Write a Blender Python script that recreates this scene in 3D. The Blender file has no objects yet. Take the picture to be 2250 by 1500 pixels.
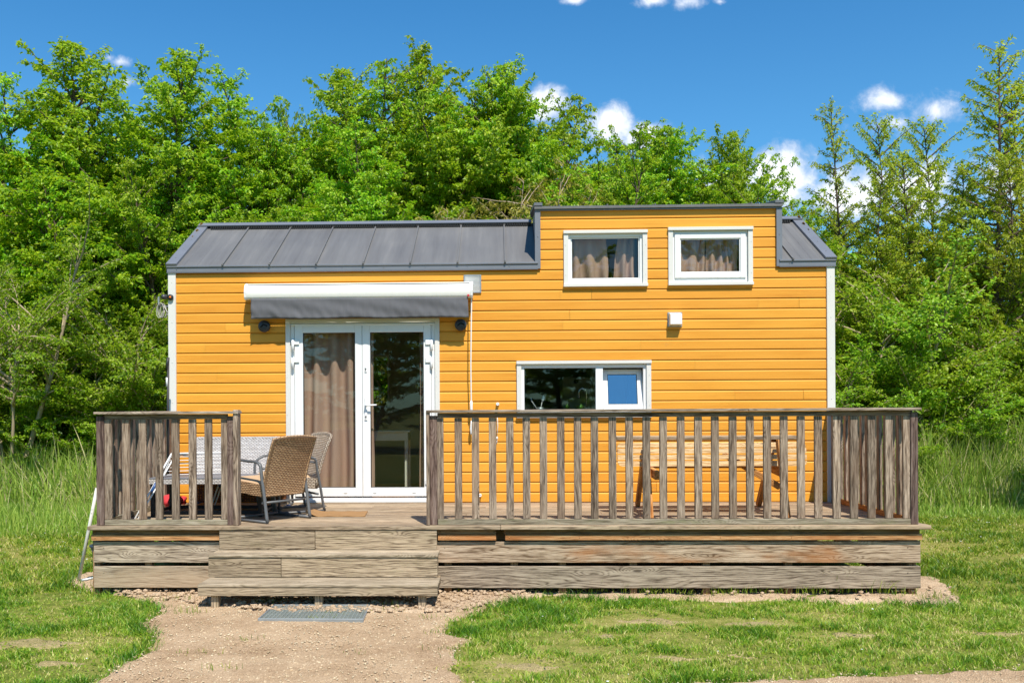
import bpy, math, random
import numpy as np
from mathutils import Vector, Matrix

# ------------------------------------------------------------------ calibration of the real place
F, CX, CY = 2067.06, 1025.87, 895.13          # focal length and principal point of the photograph
D, CXW, YAW, ROLL = 11.2346, 3.9386, 0.0323, 0.0053
ZD = 0.67                                     # deck top above the ground
CZ = 1.1321 + ZD                              # eye height

C = bpy.data.collections.new("place"); bpy.context.scene.collection.children.link(C)
sc = bpy.context.scene
# ------------------------------------------------------------------ camera
cam_d = bpy.data.cameras.new("camera"); cam = bpy.data.objects.new("camera", cam_d); C.objects.link(cam)
fw = Vector((-math.sin(YAW), math.cos(YAW), 0)); rt = Vector((math.cos(YAW), math.sin(YAW), 0)); up = Vector((0, 0, 1))
cxv = rt * math.cos(ROLL) - up * math.sin(ROLL); cyv = rt * math.sin(ROLL) + up * math.cos(ROLL)
M4 = Matrix((cxv, cyv, -fw)).transposed().to_4x4(); M4.translation = (CXW, -D, CZ)
cam.matrix_world = M4
cam_d.sensor_width = 36; cam_d.lens = F / 2250 * 36
cam_d.shift_x = (1125 - CX) / 2250; cam_d.shift_y = (CY - 750) / 2250
cam_d.clip_start = 0.05; cam_d.clip_end = 5000
sc.camera = cam
# ------------------------------------------------------------------ light and exposure
SUNV = Vector((0.31, -1.0, 1.55)).normalized()
SUN_EL = math.asin(SUNV.z); SUN_ROT = math.atan2(SUNV.x, SUNV.y)
sun_d = bpy.data.lights.new("sun", 'SUN'); sun = bpy.data.objects.new("sun", sun_d); C.objects.link(sun)
sun_d.energy = 4.2; sun_d.angle = math.radians(0.55); sun_d.color = (1.0, 0.93, 0.82)
sun.rotation_euler = SUNV.to_track_quat('Z', 'Y').to_euler(); sun.location = (8, -10, 15)
sc.view_settings.view_transform = 'Standard'; sc.view_settings.look = 'None'
sc.view_settings.gamma = 1; sc.view_settings.exposure = 0.6
sc.cycles.max_bounces = 7; sc.cycles.transparent_max_bounces = 12
sc.cycles.diffuse_bounces = 3; sc.cycles.glossy_bounces = 3; sc.cycles.transmission_bounces = 4
sc.cycles.use_denoising = True


class NT:
    """small helper for node trees"""
    def __init__(s, tree): s.t = tree; s.n = tree.nodes; s.l = tree.links
    def add(s, typ, **kw):
        n = s.n.new(typ)
        for k, v in kw.items():
            if k in ('_in',):
                for kk, vv in v.items(): s.set(n, kk, vv)
            else: setattr(n, k, v)
        return n
    def set(s, n, k, v):
        if isinstance(v, bpy.types.NodeSocket): s.l.new(v, n.inputs[k])
        else: n.inputs[k].default_value = v
    def math(s, op, a, b=None, c=None, clamp=False):
        n = s.n.new('ShaderNodeMath'); n.operation = op; n.use_clamp = clamp
        s.set(n, 0, a)
        if b is not None: s.set(n, 1, b)
        if c is not None: s.set(n, 2, c)
        return n.outputs[0]
    def vmath(s, op, a, b=None):
        n = s.n.new('ShaderNodeVectorMath'); n.operation = op
        s.set(n, 0, a)
        if b is not None: s.set(n, 1, b)
        return n.outputs['Value'] if op in ('LENGTH', 'DOT_PRODUCT', 'DISTANCE') else n.outputs[0]
    def mix(s, f, a, b, mode='MIX'):
        n = s.n.new('ShaderNodeMix'); n.data_type = 'RGBA'; n.blend_type = mode; n.clamp_factor = True
        s.set(n, 0, f); s.set(n, 6, a); s.set(n, 7, b)
        return n.outputs[2]
    def noise(s, vec, scale=1.0, detail=3, rough=0.55, dist=0.0):
        n = s.n.new('ShaderNodeTexNoise'); n.inputs['Scale'].default_value = scale
        n.inputs['Detail'].default_value = detail; n.inputs['Roughness'].default_value = rough
        n.inputs['Distortion'].default_value = dist
        if vec is not None: s.l.new(vec, n.inputs['Vector'])
        return n.outputs[0]
    def ramp(s, f, stops, interp='LINEAR'):
        n = s.n.new('ShaderNodeValToRGB'); e = n.color_ramp.elements; n.color_ramp.interpolation = interp
        while len(e) < len(stops): e.new(0.5)
        for i, (p, c) in enumerate(stops):
            e[i].position = p; e[i].color = (c, c, c, 1) if isinstance(c, (int, float)) else (*c, 1)
        s.set(n, 0, f)
        return n.outputs[0]
    def smooth(s, v, a, b):
        n = s.n.new('ShaderNodeMapRange'); n.interpolation_type = 'SMOOTHSTEP'
        s.set(n, 0, v); n.inputs[1].default_value = a; n.inputs[2].default_value = b
        n.inputs[3].default_value = 0; n.inputs[4].default_value = 1
        return n.outputs[0]


def c4(c): return (*c, 1.0)


# ------------------------------------------------------------------ world: Nishita sky with procedural cumulus
w = bpy.data.worlds.new("World"); sc.world = w; w.use_nodes = True
T = NT(w.node_tree); T.n.clear()
out = T.add('ShaderNodeOutputWorld'); bg = T.add('ShaderNodeBackground')
sky = T.add('ShaderNodeTexSky'); sky.sky_type = 'NISHITA'; sky.sun_disc = False
sky.sun_elevation = SUN_EL; sky.sun_rotation = SUN_ROT; sky.altitude = 0; sky.air_density = 1.0
sky.dust_density = 0.3; sky.ozone_density = 4.0
tc = T.add('ShaderNodeTexCoord'); sep = T.add('ShaderNodeSeparateXYZ'); T.l.new(tc.outputs['Generated'], sep.inputs[0])
yy = T.math('MAXIMUM', sep.outputs[1], 0.02)
cu = T.math('DIVIDE', sep.outputs[0], yy); cv = T.math('DIVIDE', sep.outputs[2], yy)
cmb = T.add('ShaderNodeCombineXYZ'); T.l.new(cu, cmb.inputs[0]); T.l.new(cv, cmb.inputs[1])
cn = T.noise(cmb.outputs[0], 26, 7, 0.62, 0.3); cn2 = T.noise(cmb.outputs[0], 9, 5, 0.6, 0.5)


def cuv(px, py): return (px - CX) / F - 0.0323, (CY - py) / F


blobs = [  # px, py, rx, ry, strength
    (1205, 232, 58, 50, 1.25), (1335, 278, 66, 56, 1.25), (1425, 308, 62, 36, 1.1), (1725, 405, 88, 85, 1.4),
    (1850, 440, 120, 70, 1.2), (2020, 430, 130, 80, 1.2), (2200, 400, 120, 60, 1.0), (1600, 420, 120, 60, 1.0),
    (1928, 235, 66, 36, 0.95), (2042, 258, 72, 46, 1.0), (1965, 285, 80, 30, 0.85), (1270, 5, 45, 14, .95),
    (1440, 8, 45, 16, .9), (1520, 12, 45, 22, 0.92), (1585, 14, 24, 12, .85), (1800, 2, 45, 7, .75),
    (258, 122, 26, 16, 0.8), (268, 168, 32, 15, 0.85), (232, 112, 22, 12, 0.7), (500, 470, 260, 50, .8)]
acc = None
for px, py, rx, ry, st in blobs:
    u0, v0 = cuv(px, py)
    a = T.math('MULTIPLY', T.math('SUBTRACT', cu, u0), F / rx); b = T.math('MULTIPLY', T.math('SUBTRACT', cv, v0), F / ry)
    r = T.math('SQRT', T.math('ADD', T.math('MULTIPLY', a, a), T.math('MULTIPLY', b, b)))
    m = T.math('MULTIPLY', T.math('SUBTRACT', 1.15, r), st)
    acc = m if acc is None else T.math('MAXIMUM', acc, m)
dens = T.math('ADD', acc, T.math('MULTIPLY', T.math('SUBTRACT', cn, 0.5), 2.6))
dens = T.math('ADD', dens, T.math('MULTIPLY', T.math('SUBTRACT', cn2, 0.5), 1.8))
mask = T.smooth(dens, 0.05, 0.95)
front = T.math('GREATER_THAN', sep.outputs[1], 0.05)
mask = T.math('MULTIPLY', mask, front)
# broken cumulus for the half of the sky behind the camera, mirrored in the windows
gn = T.noise(tc.outputs['Generated'], 3.2, 6, 0.6, 0.4)
back = T.math('LESS_THAN', sep.outputs[1], -0.05)
mask = T.math('MAXIMUM', mask, T.math('MULTIPLY', T.math('MULTIPLY', T.smooth(gn, .58, .7), back), 0.7))
ccol = T.mix(T.smooth(dens, 0.3, 1.7), c4((3.9, 4.7, 6.1)), c4((9.0, 9.1, 9.2)))
hs = T.add('ShaderNodeHueSaturation', _in={'Saturation': 1.22, 'Value': 1.0}); T.l.new(sky.outputs[0], hs.inputs['Color'])
tinted = T.mix(1.0, hs.outputs[0], c4((0.57, 0.98, 1.03)), 'MULTIPLY')
tinted = T.mix(T.math('MULTIPLY', T.math('SUBTRACT', 1.0, T.smooth(sep.outputs[2], 0.0, 0.5)), 0.10), tinted, c4((3.6, 5.2, 7.0)))
T.l.new(T.mix(mask, tinted, ccol), bg.inputs[0]); bg.inputs[1].default_value = 0.105
T.l.new(bg.outputs[0], out.inputs[0])


# ------------------------------------------------------------------ helpers: coordinates
def P(px, py, Y=0.0):
    """world point on the upright plane y=Y seen at a pixel of the photograph"""
    a, b = px - CX, py - CY
    u = a * math.cos(ROLL) - b * math.sin(ROLL); v = a * math.sin(ROLL) + b * math.cos(ROLL)
    d = fw + rt * (u / F) + up * (-v / F); t = (Y + D) / d.y
    return Vector((CXW + d.x * t, Y, CZ + d.z * t))


def G(px, py, Z=0.0):
    a, b = px - CX, py - CY
    u = a * math.cos(ROLL) - b * math.sin(ROLL); v = a * math.sin(ROLL) + b * math.cos(ROLL)
    d = fw + rt * (u / F) + up * (-v / F); t = (Z - CZ) / d.z
    return Vector((CXW + d.x * t, -D + d.y * t, Z))


def AT(px, dist):
    """ground position at a column of the photograph and a depth from the camera"""
    u = (px - CX) / F
    p = Vector((CXW, -D, 0)) + fw * dist + rt * (u * dist)
    return p


def PX(x, y=0.0):
    return x


# ------------------------------------------------------------------ helpers: meshes
rng = random.Random(7)


class MB:
    """collects shapes into ONE mesh; every vertex carries grain coordinates and a random number"""
    def __init__(s): s.v = []; s.f = []; s.g = []; s.r = []; s.sm = []; s.mi = []; s.m = 0
    def vert(s, p, g=(0, 0, 0), r=0.5):
        s.v.append(tuple(p)); s.g.append(tuple(g)); s.r.append(r); return len(s.v) - 1
    def face(s, ids, smooth=False): s.f.append(tuple(ids)); s.sm.append(smooth); s.mi.append(s.m)
    def quad(s, a, b, c, d, r=None, g=None):
        a, b, c, d = map(Vector, (a, b, c, d)); r = rng.random() if r is None else r
        L = (b - a).length; W = (d - a).length
        if g is None: g = [(0, 0, r * 31), (L, 0, r * 31), (L, W, r * 31), (0, W, r * 31)]
        s.face([s.vert(p, q, r) for p, q in zip((a, b, c, d), g)])
    def poly(s, pts, r=None):
        r = rng.random() if r is None else r
        s.face([s.vert(p, (p[0], p[2], p[1]), r) for p in pts])
    def box(s, x0, x1, y0, y1, z0, z1, c=0.0, r=None, M=None):
        """box with chamfered edges; the grain follows the longest side"""
        r = rng.random() if r is None else r
        lo = (min(x0, x1), min(y0, y1), min(z0, z1)); hi = (max(x0, x1), max(y0, y1), max(z0, z1))
        dim = [hi[i] - lo[i] for i in range(3)]
        order = sorted(range(3), key=lambda i: -dim[i])
        off = (r * 37.3, r * 17.1, r * 9.7)
        def put(p):
            q = (p[order[0]] - lo[order[0]] + off[0], p[order[1]] - lo[order[1]] + off[1], p[order[2]] - lo[order[2]] + off[2])
            pp = M @ Vector(p) if M is not None else p
            return s.vert(pp, q, r)
        if c <= 0:
            ids = [put((x, y, z)) for x in (lo[0], hi[0]) for y in (lo[1], hi[1]) for z in (lo[2], hi[2])]
            for q in ((0, 1, 3, 2), (4, 6, 7, 5), (0, 4, 5, 1), (2, 3, 7, 6), (0, 2, 6, 4), (1, 5, 7, 3)): s.face([ids[i] for i in q])
            return
        c = min(c, min(dim) * 0.3)
        V = {}
        for i in (0, 1):
            for j in (0, 1):
                for k in (0, 1):
                    base = (hi[0] if i else lo[0], hi[1] if j else lo[1], hi[2] if k else lo[2])
                    ins = (base[0] + (-c if i else c), base[1] + (-c if j else c), base[2] + (-c if k else c))
                    for ax in range(3):
                        p = list(ins); p[ax] = base[ax]
                        V[(i, j, k, ax)] = put(tuple(p))
        def Q(*ks): s.face([V[k] for k in ks])
        for i in (0, 1):
            a = [(i, 0, 0, 0), (i, 1, 0, 0), (i, 1, 1, 0), (i, 0, 1, 0)]; Q(*(a if i else a[::-1]))
            a = [(0, i, 0, 1), (0, i, 1, 1), (1, i, 1, 1), (1, i, 0, 1)]; Q(*(a if i else a[::-1]))
            a = [(0, 0, i, 2), (1, 0, i, 2), (1, 1, i, 2), (0, 1, i, 2)]; Q(*(a if i else a[::-1]))
        for a in (0, 1):
            for b in (0, 1):
                q = [(0, a, b, 1), (1, a, b, 1), (1, a, b, 2), (0, a, b, 2)]; Q(*(q if (a ^ b) else q[::-1]))
                q = [(a, 0, b, 2), (a, 1, b, 2), (a, 1, b, 0), (a, 0, b, 0)]; Q(*(q if (a ^ b) else q[::-1]))
                q = [(a, b, 0, 0), (a, b, 1, 0), (a, b, 1, 1), (a, b, 0, 1)]; Q(*(q if (a ^ b) else q[::-1]))
                for d in (0, 1):
                    q = [(a, b, d, 0), (a, b, d, 1), (a, b, d, 2)]; Q(*(q if (a ^ b ^ d) else q[::-1]))
    def beam(s, p0, p1, wd, th, upv=(0, 0, 1), c=0.002, r=None):
        p0, p1 = Vector(p0), Vector(p1); d = p1 - p0; L = d.length; d.normalize()
        u = Vector(upv); sd = d.cross(u)
        if sd.length < 1e-4: sd = d.cross(Vector((0, 1, 0)))
        sd.normalize(); u = sd.cross(d).normalized()
        M = Matrix((d, sd, u)).transposed().to_4x4(); M.translation = p0
        s.box(0, L, -wd / 2, wd / 2, -th / 2, th / 2, c, r, M)
    def tube(s, pts, rad, n=8, cap=True, r=None, flat=1.0):
        pts = [Vector(p) for p in pts]; r = rng.random() if r is None else r
        if not hasattr(rad, '__len__'): rad = [rad] * len(pts)
        ref = None; rings = []; acc = 0
        for i, p in enumerate(pts):
            d = (pts[min(i + 1, len(pts) - 1)] - pts[max(i - 1, 0)]).normalized()
            if ref is None:
                ref = Vector((0, 0, 1)) if abs(d.z) < 0.9 else Vector((1, 0, 0))
            a = (ref - d * ref.dot(d)).normalized(); b = d.cross(a); ref = a
            if i: acc += (p - pts[i - 1]).length
            rings.append([s.vert(p + (a * math.cos(2 * math.pi * k / n) + b * (math.sin(2 * math.pi * k / n) * flat)) * rad[i],
                                 (acc + r * 31, k / n * .1, r), r) for k in range(n)])
        for A, B in zip(rings, rings[1:]):
            for k in range(n): s.face((A[k], A[(k + 1) % n], B[(k + 1) % n], B[k]), True)
        if cap: s.face(rings[0][::-1]); s.face(rings[-1])
    def lathe(s, prof, o, ax=(0, 0, 1), n=24, r=0.5):
        ax = Vector(ax).normalized(); o = Vector(o)
        a = ax.orthogonal().normalized(); b = ax.cross(a); rings = []
        for (rr, h) in prof:
            rings.append([s.vert(o + ax * h + (a * math.cos(2 * math.pi * k / n) + b * math.sin(2 * math.pi * k / n)) * max(rr, 1e-4),
                                 (k / n, h, 0), r) for k in range(n)])
        for A, B in zip(rings, rings[1:]):
            for k in range(n): s.face((A[k], A[(k + 1) % n], B[(k + 1) % n], B[k]), True)
        s.face(rings[0][::-1]); s.face(rings[-1])
    def grid(s, fn, nu, nv, smooth=True, r=0.5):
        """fn(u,v) -> (point, (gu,gv))"""
        ids = []
        for j in range(nv + 1):
            row = []
            for i in range(nu + 1):
                p, g = fn(i / nu, j / nv); row.append(s.vert(p, (g[0], g[1], r), r))
            ids.append(row)
        for j in range(nv):
            for i in range(nu): s.face((ids[j][i], ids[j][i + 1], ids[j + 1][i + 1], ids[j + 1][i]), smooth)
    def build(s, name, mat, parent=None):
        me = bpy.data.meshes.new(name)
        off = wloc(parent) if parent is not None else Vector((0, 0, 0))
        me.from_pydata([(a - off.x, b - off.y, c - off.z) for a, b, c in s.v], [], s.f)
        at = me.attributes.new('gc', 'FLOAT_VECTOR', 'POINT'); at.data.foreach_set('vector', np.array(s.g, dtype=np.float32).ravel())
        at = me.attributes.new('rnd', 'FLOAT', 'POINT'); at.data.foreach_set('value', np.array(s.r, dtype=np.float32))
        me.polygons.foreach_set('use_smooth', s.sm)
        mats = mat if isinstance(mat, (list, tuple)) else [mat]
        for m in mats: me.materials.append(m)
        if len(mats) > 1: me.polygons.foreach_set('material_index', s.mi)
        me.update()
        o = bpy.data.objects.new(name, me); C.objects.link(o)
        if parent is not None: o.parent = parent
        return o


def wloc(o):
    v = Vector((0, 0, 0))
    while o is not None: v += o.location; o = o.parent
    return v


def tag(o, label=None, cat=None, group=None, kind=None):
    if label: o['label'] = label
    if cat: o['category'] = cat
    if group: o['group'] = group
    if kind: o['kind'] = kind
    return o


def thing(name, loc, label, cat, group=None):
    o = bpy.data.objects.new(name, None); C.objects.link(o); o.location = loc
    o.empty_display_size = 0.2
    return tag(o, label, cat, group)


def np_mesh(name, verts, faces, mat, rnd=None, gc=None, parent=None, smooth=False):
    me = bpy.data.meshes.new(name)
    verts = np.asarray(verts, dtype=np.float32); faces = np.asarray(faces, dtype=np.int32)
    k = faces.shape[1]
    me.vertices.add(len(verts)); me.vertices.foreach_set('co', verts.ravel())
    me.loops.add(faces.size); me.loops.foreach_set('vertex_index', faces.ravel())
    me.polygons.add(len(faces)); me.polygons.foreach_set('loop_start', np.arange(0, faces.size, k, dtype=np.int32))
    me.polygons.foreach_set('loop_total', np.full(len(faces), k, dtype=np.int32))
    if smooth: me.polygons.foreach_set('use_smooth', np.ones(len(faces), dtype=bool))
    me.update(calc_edges=True)
    if rnd is not None:
        at = me.attributes.new('rnd', 'FLOAT', 'POINT'); at.data.foreach_set('value', np.asarray(rnd, dtype=np.float32))
    if gc is not None:
        at = me.attributes.new('gc', 'FLOAT_VECTOR', 'POINT'); at.data.foreach_set('vector', np.asarray(gc, dtype=np.float32).ravel())
    me.materials.append(mat)
    o = bpy.data.objects.new(name, me); C.objects.link(o)
    if parent is not None: o.parent = parent
    return o


# ------------------------------------------------------------------ materials
def new_mat(name):
    m = bpy.data.materials.new(name); m.use_nodes = True; t = NT(m.node_tree); t.n.clear()
    o = t.add('ShaderNodeOutputMaterial'); b = t.add('ShaderNodeBsdfPrincipled'); t.l.new(b.outputs[0], o.inputs[0])
    t.o, t.b = o, b
    return m, t


def attr(t, name, out='Vector'):
    a = t.add('ShaderNodeAttribute'); a.attribute_name = name
    return a.outputs[out]


def scaled(t, vec, s):
    n = t.add('ShaderNodeMapping'); t.l.new(vec, n.inputs[0]); n.inputs['Scale'].default_value = s
    return n.outputs[0]


def bump(t, h, strength, dist=0.002):
    b = t.add('ShaderNodeBump'); b.inputs['Strength'].default_value = strength; b.inputs['Distance'].default_value = dist
    t.l.new(h, b.inputs['Height']); t.l.new(b.outputs[0], t.b.inputs['Normal'])


def simple(name, col, rough=0.5, spec=0.4, metal=0.0, var=0.08, vscale=8.0, bmp=0.0, bscale=60.0):
    m, t = new_mat(name)
    tcn = t.add('ShaderNodeTexCoord'); n = t.noise(tcn.outputs['Object'], vscale, 4, .6)
    f = t.math('ADD', 1 - var, t.math('MULTIPLY', n, 2 * var))
    g = t.add('ShaderNodeCombineColor'); [t.l.new(f, g.inputs[i]) for i in range(3)]
    t.l.new(t.mix(1.0, c4(col), g.outputs[0], 'MULTIPLY'), t.b.inputs['Base Color'])
    t.l.new(t.math('ADD', rough - .06, t.math('MULTIPLY', n, .12)), t.b.inputs['Roughness'])
    t.b.inputs['Metallic'].default_value = metal; t.b.inputs['Specular IOR Level'].default_value = spec
    if bmp: bump(t, t.noise(tcn.outputs['Object'], bscale, 3), bmp)
    return m


def wood(name, dark, mid, light, ring=48.0, tint=None, tintamt=0.0, rough=0.75, contrast=1.0, green=0.0, vary=0.35, wall_knots=1.0, mud=0.0):
    m, t = new_mat(name)
    g = attr(t, 'gc'); r = attr(t, 'rnd', 'Fac')
    low = t.noise(scaled(t, g, (0.75, 4.5, 4.5)), 1.0, 3, .5)
    vor = t.add('ShaderNodeTexVoronoi'); vor.inputs['Scale'].default_value = 1.0
    t.l.new(scaled(t, g, (1.5, 7.5, 3)), vor.inputs['Vector']); kd = vor.outputs['Distance']
    kn = t.math('SUBTRACT', 1.0, t.smooth(kd, 0.02, 0.42))
    sp = t.add('ShaderNodeSeparateXYZ'); t.l.new(g, sp.inputs[0])
    ph = t.math('ADD', t.math('MULTIPLY', sp.outputs[1], ring), t.math('MULTIPLY', low, 9.0))
    ph = t.math('ADD', ph, t.math('MULTIPLY', kn, 4.5 * wall_knots))
    ph = t.math('ADD', ph, t.math('MULTIPLY', t.noise(scaled(t, g, (3, 30, 30)), 1.0, 2), 1.1))
    s = t.math('SINE', t.math('MULTIPLY', ph, 8.0))
    s = t.math('ADD', t.math('MULTIPLY', s, 0.5), 0.5)
    s = t.math('SUBTRACT', 1.0, t.math('POWER', t.math('SUBTRACT', 1.0, s), 2.6))
    fine = t.noise(scaled(t, g, (9, 190, 190)), 1.0, 4, .65)
    patch = t.noise(scaled(t, g, (1.1, 2.5, 2.5)), 1.0, 4, .6)
    streak = t.noise(scaled(t, g, (3.2, 46, 46)), 1.0, 3, .6)
    v = t.math('ADD', t.math('MULTIPLY', s, 0.24 * contrast), t.math('MULTIPLY', t.math('SUBTRACT', fine, .5), 1.7))
    v = t.math('ADD', v, t.math('MULTIPLY', t.math('SUBTRACT', streak, .5), 1.5))
    v = t.math('ADD', v, t.math('MULTIPLY', patch, 0.55))
    col = t.ramp(v, [(0.12, dark), (0.45, mid), (0.9, light)])
    if tint is not None:
        tf = t.math('MULTIPLY', t.smooth(t.noise(scaled(t, g, (0.5, 1.6, 1.6)), 1.7, 3, .6), .47, .68), tintamt)
        col = t.mix(tf, col, c4(tint), 'MIX')
    if green > 0:
        gf = t.math('MULTIPLY', t.smooth(t.noise(scaled(t, g, (1.7, 7, 7)), 2.3, 4, .7), .5, .72), green)
        col = t.mix(gf, col, c4((0.17, 0.19, 0.07)))
    kc = t.math('MULTIPLY', t.math('SUBTRACT', 1.0, t.smooth(kd, 0.035, 0.1)), 0.75 * wall_knots)
    col = t.mix(kc, col, c4(tuple(c * 0.55 for c in dark)))
    f = t.math('ADD', 1 - vary / 2, t.math('MULTIPLY', r, vary))
    gg = t.add('ShaderNodeCombineColor'); [t.l.new(f, gg.inputs[i]) for i in range(3)]
    col = t.mix(1.0, col, gg.outputs[0], 'MULTIPLY')
    if mud:
        tco = t.add('ShaderNodeTexCoord'); so = t.add('ShaderNodeSeparateXYZ'); t.l.new(tco.outputs['Object'], so.inputs[0])
        mh = t.math('SUBTRACT', t.math('ADD', .30, t.math('MULTIPLY', t.math('SUBTRACT', t.noise(tco.outputs['Object'], 5, 4, .7), .5), .35)), so.outputs[2])
        col = t.mix(t.math('MULTIPLY', t.smooth(mh, -.02, .16), mud), col, c4((0.42, 0.30, 0.19)))
    t.l.new(col, t.b.inputs['Base Color']); t.b.inputs['Roughness'].default_value = rough
    t.b.inputs['Specular IOR Level'].default_value = 0.25
    bump(t, t.math('ADD', t.math('MULTIPLY', s, .5), fine), 0.55, 0.0025)
    return m


M = {}
M['weather'] = wood('weathered_wood', (0.11, 0.08, 0.055), (0.28, 0.22, 0.165), (0.50, 0.41, 0.32), tint=(0.36, 0.26, 0.17), tintamt=.5)
M['rail'] = wood('railing_wood', (0.075, 0.05, 0.034), (0.25, 0.185, 0.135), (0.47, 0.37, 0.28), ring=60, vary=.5, tint=(0.26, 0.16, 0.10), tintamt=.5)
M['railgreen'] = wood('mossy_railing_wood', (0.11, 0.09, 0.06), (0.27, 0.23, 0.16), (0.42, 0.37, 0.28), green=.5, vary=.25)
M['deck'] = wood('deck_wood', (0.14, 0.10, 0.065), (0.34, 0.255, 0.17), (0.52, 0.405, 0.28), tint=(0.38, 0.27, 0.17), tintamt=.6, green=.15)
M['skirt'] = wood('skirt_wood', (0.13, 0.08, 0.045), (0.37, 0.265, 0.175), (0.60, 0.46, 0.33), ring=34, tint=(0.43, 0.17, 0.05), tintamt=.85, contrast=1.4)
M['skirtgrey'] = wood('grey_skirt_wood', (0.085, 0.06, 0.04), (0.27, 0.21, 0.15), (0.48, 0.39, 0.29), ring=34, contrast=1.7)
M['skirtmud'] = wood('mud_splashed_skirt_wood', (0.10, 0.07, 0.045), (0.30, 0.235, 0.165), (0.50, 0.41, 0.30), ring=34, contrast=1.5, mud=.6)
M['orangewood'] = wood('orange_lath_wood', (0.24, 0.11, 0.04), (0.50, 0.25, 0.10), (0.68, 0.42, 0.21), tint=(0.36, 0.12, 0.03), tintamt=.7)
M['brownwood'] = wood('brown_lath_wood', (0.11, 0.06, 0.03), (0.25, 0.15, 0.075), (0.38, 0.24, 0.13), tint=(0.2, 0.09, 0.03), tintamt=.6)
M['step'] = wood('step_wood', (0.09, 0.062, 0.038), (0.275, 0.208, 0.135), (0.46, 0.36, 0.245), ring=36, green=.12, contrast=1.6)
M['post'] = wood('dark_post_wood', (0.06, 0.035, 0.028), (0.16, 0.105, 0.085), (0.27, 0.2, 0.165), ring=50)
M['pine'] = wood('pine_wood', (0.42, 0.22, 0.08), (0.72, 0.48, 0.24), (0.88, 0.68, 0.42), ring=30, vary=.25)
M['teak'] = wood('oiled_wood', (0.25, 0.09, 0.02), (0.48, 0.21, 0.06), (0.62, 0.33, 0.12), ring=40)
M['steptop_sunlit'] = wood('sunlit_tread_wood', (0.17, 0.13, 0.085), (0.40, 0.32, 0.22), (0.58, 0.48, 0.35), ring=50, green=.1)  # lighter than the riser wood: sun on the treads is put into the colour
M['white'] = simple('white_plastic', (0.80, 0.80, 0.79), .32, .5, var=.03)
M['cream'] = simple('off_white_trim', (0.67, 0.655, 0.61), .5, .4, var=.07, vscale=3)
M['rodwhite'] = simple('white_enamel', (0.82, 0.82, 0.8), .3, .5, var=.02)
M['cassette'] = simple('awning_cassette_white', (0.83, 0.82, 0.77), .28, .5, var=.02)
M['dark'] = simple('black_metal', (0.022, 0.022, 0.025), .45, .4)
M['lampgrey'] = simple('anthracite_metal', (0.035, 0.036, 0.042), .42, .5)
M['frame'] = simple('grey_steel', (0.11, 0.115, 0.12), .42, .5, var=.15)
M['galv'] = simple('galvanised_steel', (0.36, 0.40, 0.42), .42, .5, metal=.55, var=.15, vscale=20)
M['chrome'] = simple('chrome', (0.75, 0.75, 0.75), .15, .5, metal=1.0, var=.02)
M['trimgrey'] = simple('grey_flashing', (0.185, 0.195, 0.22), .42, .5, metal=.15, var=.1, vscale=4)
M['blue'] = simple('blue_plastic', (0.03, 0.09, 0.26), .4, .5)
M['crate'] = simple('dark_blue_plastic', (0.04, 0.06, 0.10), .4, .5)
M['red'] = simple('red_fabric', (0.55, 0.05, 0.06), .9, .2, var=.2)
M['orange'] = simple('orange_plastic', (0.85, 0.22, 0.02), .4, .5)
M['black'] = simple('black_void', (0.008, 0.008, 0.008), .9, .1)
M['wallin'] = simple('interior_wall_paint', (0.42, 0.38, 0.32), .8, .2)
M['cabinet'] = simple('cabinet_white', (0.72, 0.70, 0.62), .5, .3)
M['glazeg'] = simple('rubber_seal', (0.02, 0.02, 0.02), .6, .3)
M['plant'] = simple('seedling_green', (0.10, 0.26, 0.04), .6, .3, var=.3, vscale=60)
M['pot'] = simple('terracotta', (0.35, 0.15, 0.08), .8, .2)
M['label'] = simple('label_white', (0.75, 0.75, 0.75), .6, .3)


def siding_mat():
    m, t = new_mat('orange_painted_siding')
    g = attr(t, 'gc'); r = attr(t, 'rnd', 'Fac')
    n1 = t.noise(scaled(t, g, (0.5, 3, 3)), 2.0, 4, .6); n2 = t.noise(scaled(t, g, (1.5, 60, 60)), 1.0, 4, .6)
    v = t.math('ADD', t.math('MULTIPLY', n1, .6), t.math('MULTIPLY', n2, .45))
    col = t.ramp(v, [(.25, (0.60, 0.225, 0.018)), (.5, (0.73, 0.325, 0.034)), (.8, (0.79, 0.38, 0.05))])
    f = t.math('ADD', .92, t.math('MULTIPLY', r, .11)); gg = t.add('ShaderNodeCombineColor')
    [t.l.new(x, gg.inputs[i]) for i, x in enumerate((t.math('POWER', f, .5), f, f))]
    col = t.mix(1.0, col, gg.outputs[0], 'MULTIPLY')
    # scuffs and greyed spots with a shape of their own
    sp = t.smooth(t.noise(scaled(t, g, (2.2, 9, 9)), 1.3, 5, .7), .60, .78)
    col = t.mix(t.math('MULTIPLY', sp, .45), col, c4((0.42, 0.22, 0.07)))
    st = t.smooth(t.noise(scaled(t, g, (9, 26, 26)), 1.0, 3, .8), .70, .77)
    col = t.mix(t.math('MULTIPLY', st, .6), col, c4((0.2, 0.1, 0.04)))
    t.l.new(col, t.b.inputs['Base Color']); t.b.inputs['Roughness'].default_value = .55
    t.b.inputs['Specular IOR Level'].default_value = .3
    bump(t, n2, .25, .0015)
    return m


M['siding'] = siding_mat()


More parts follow.
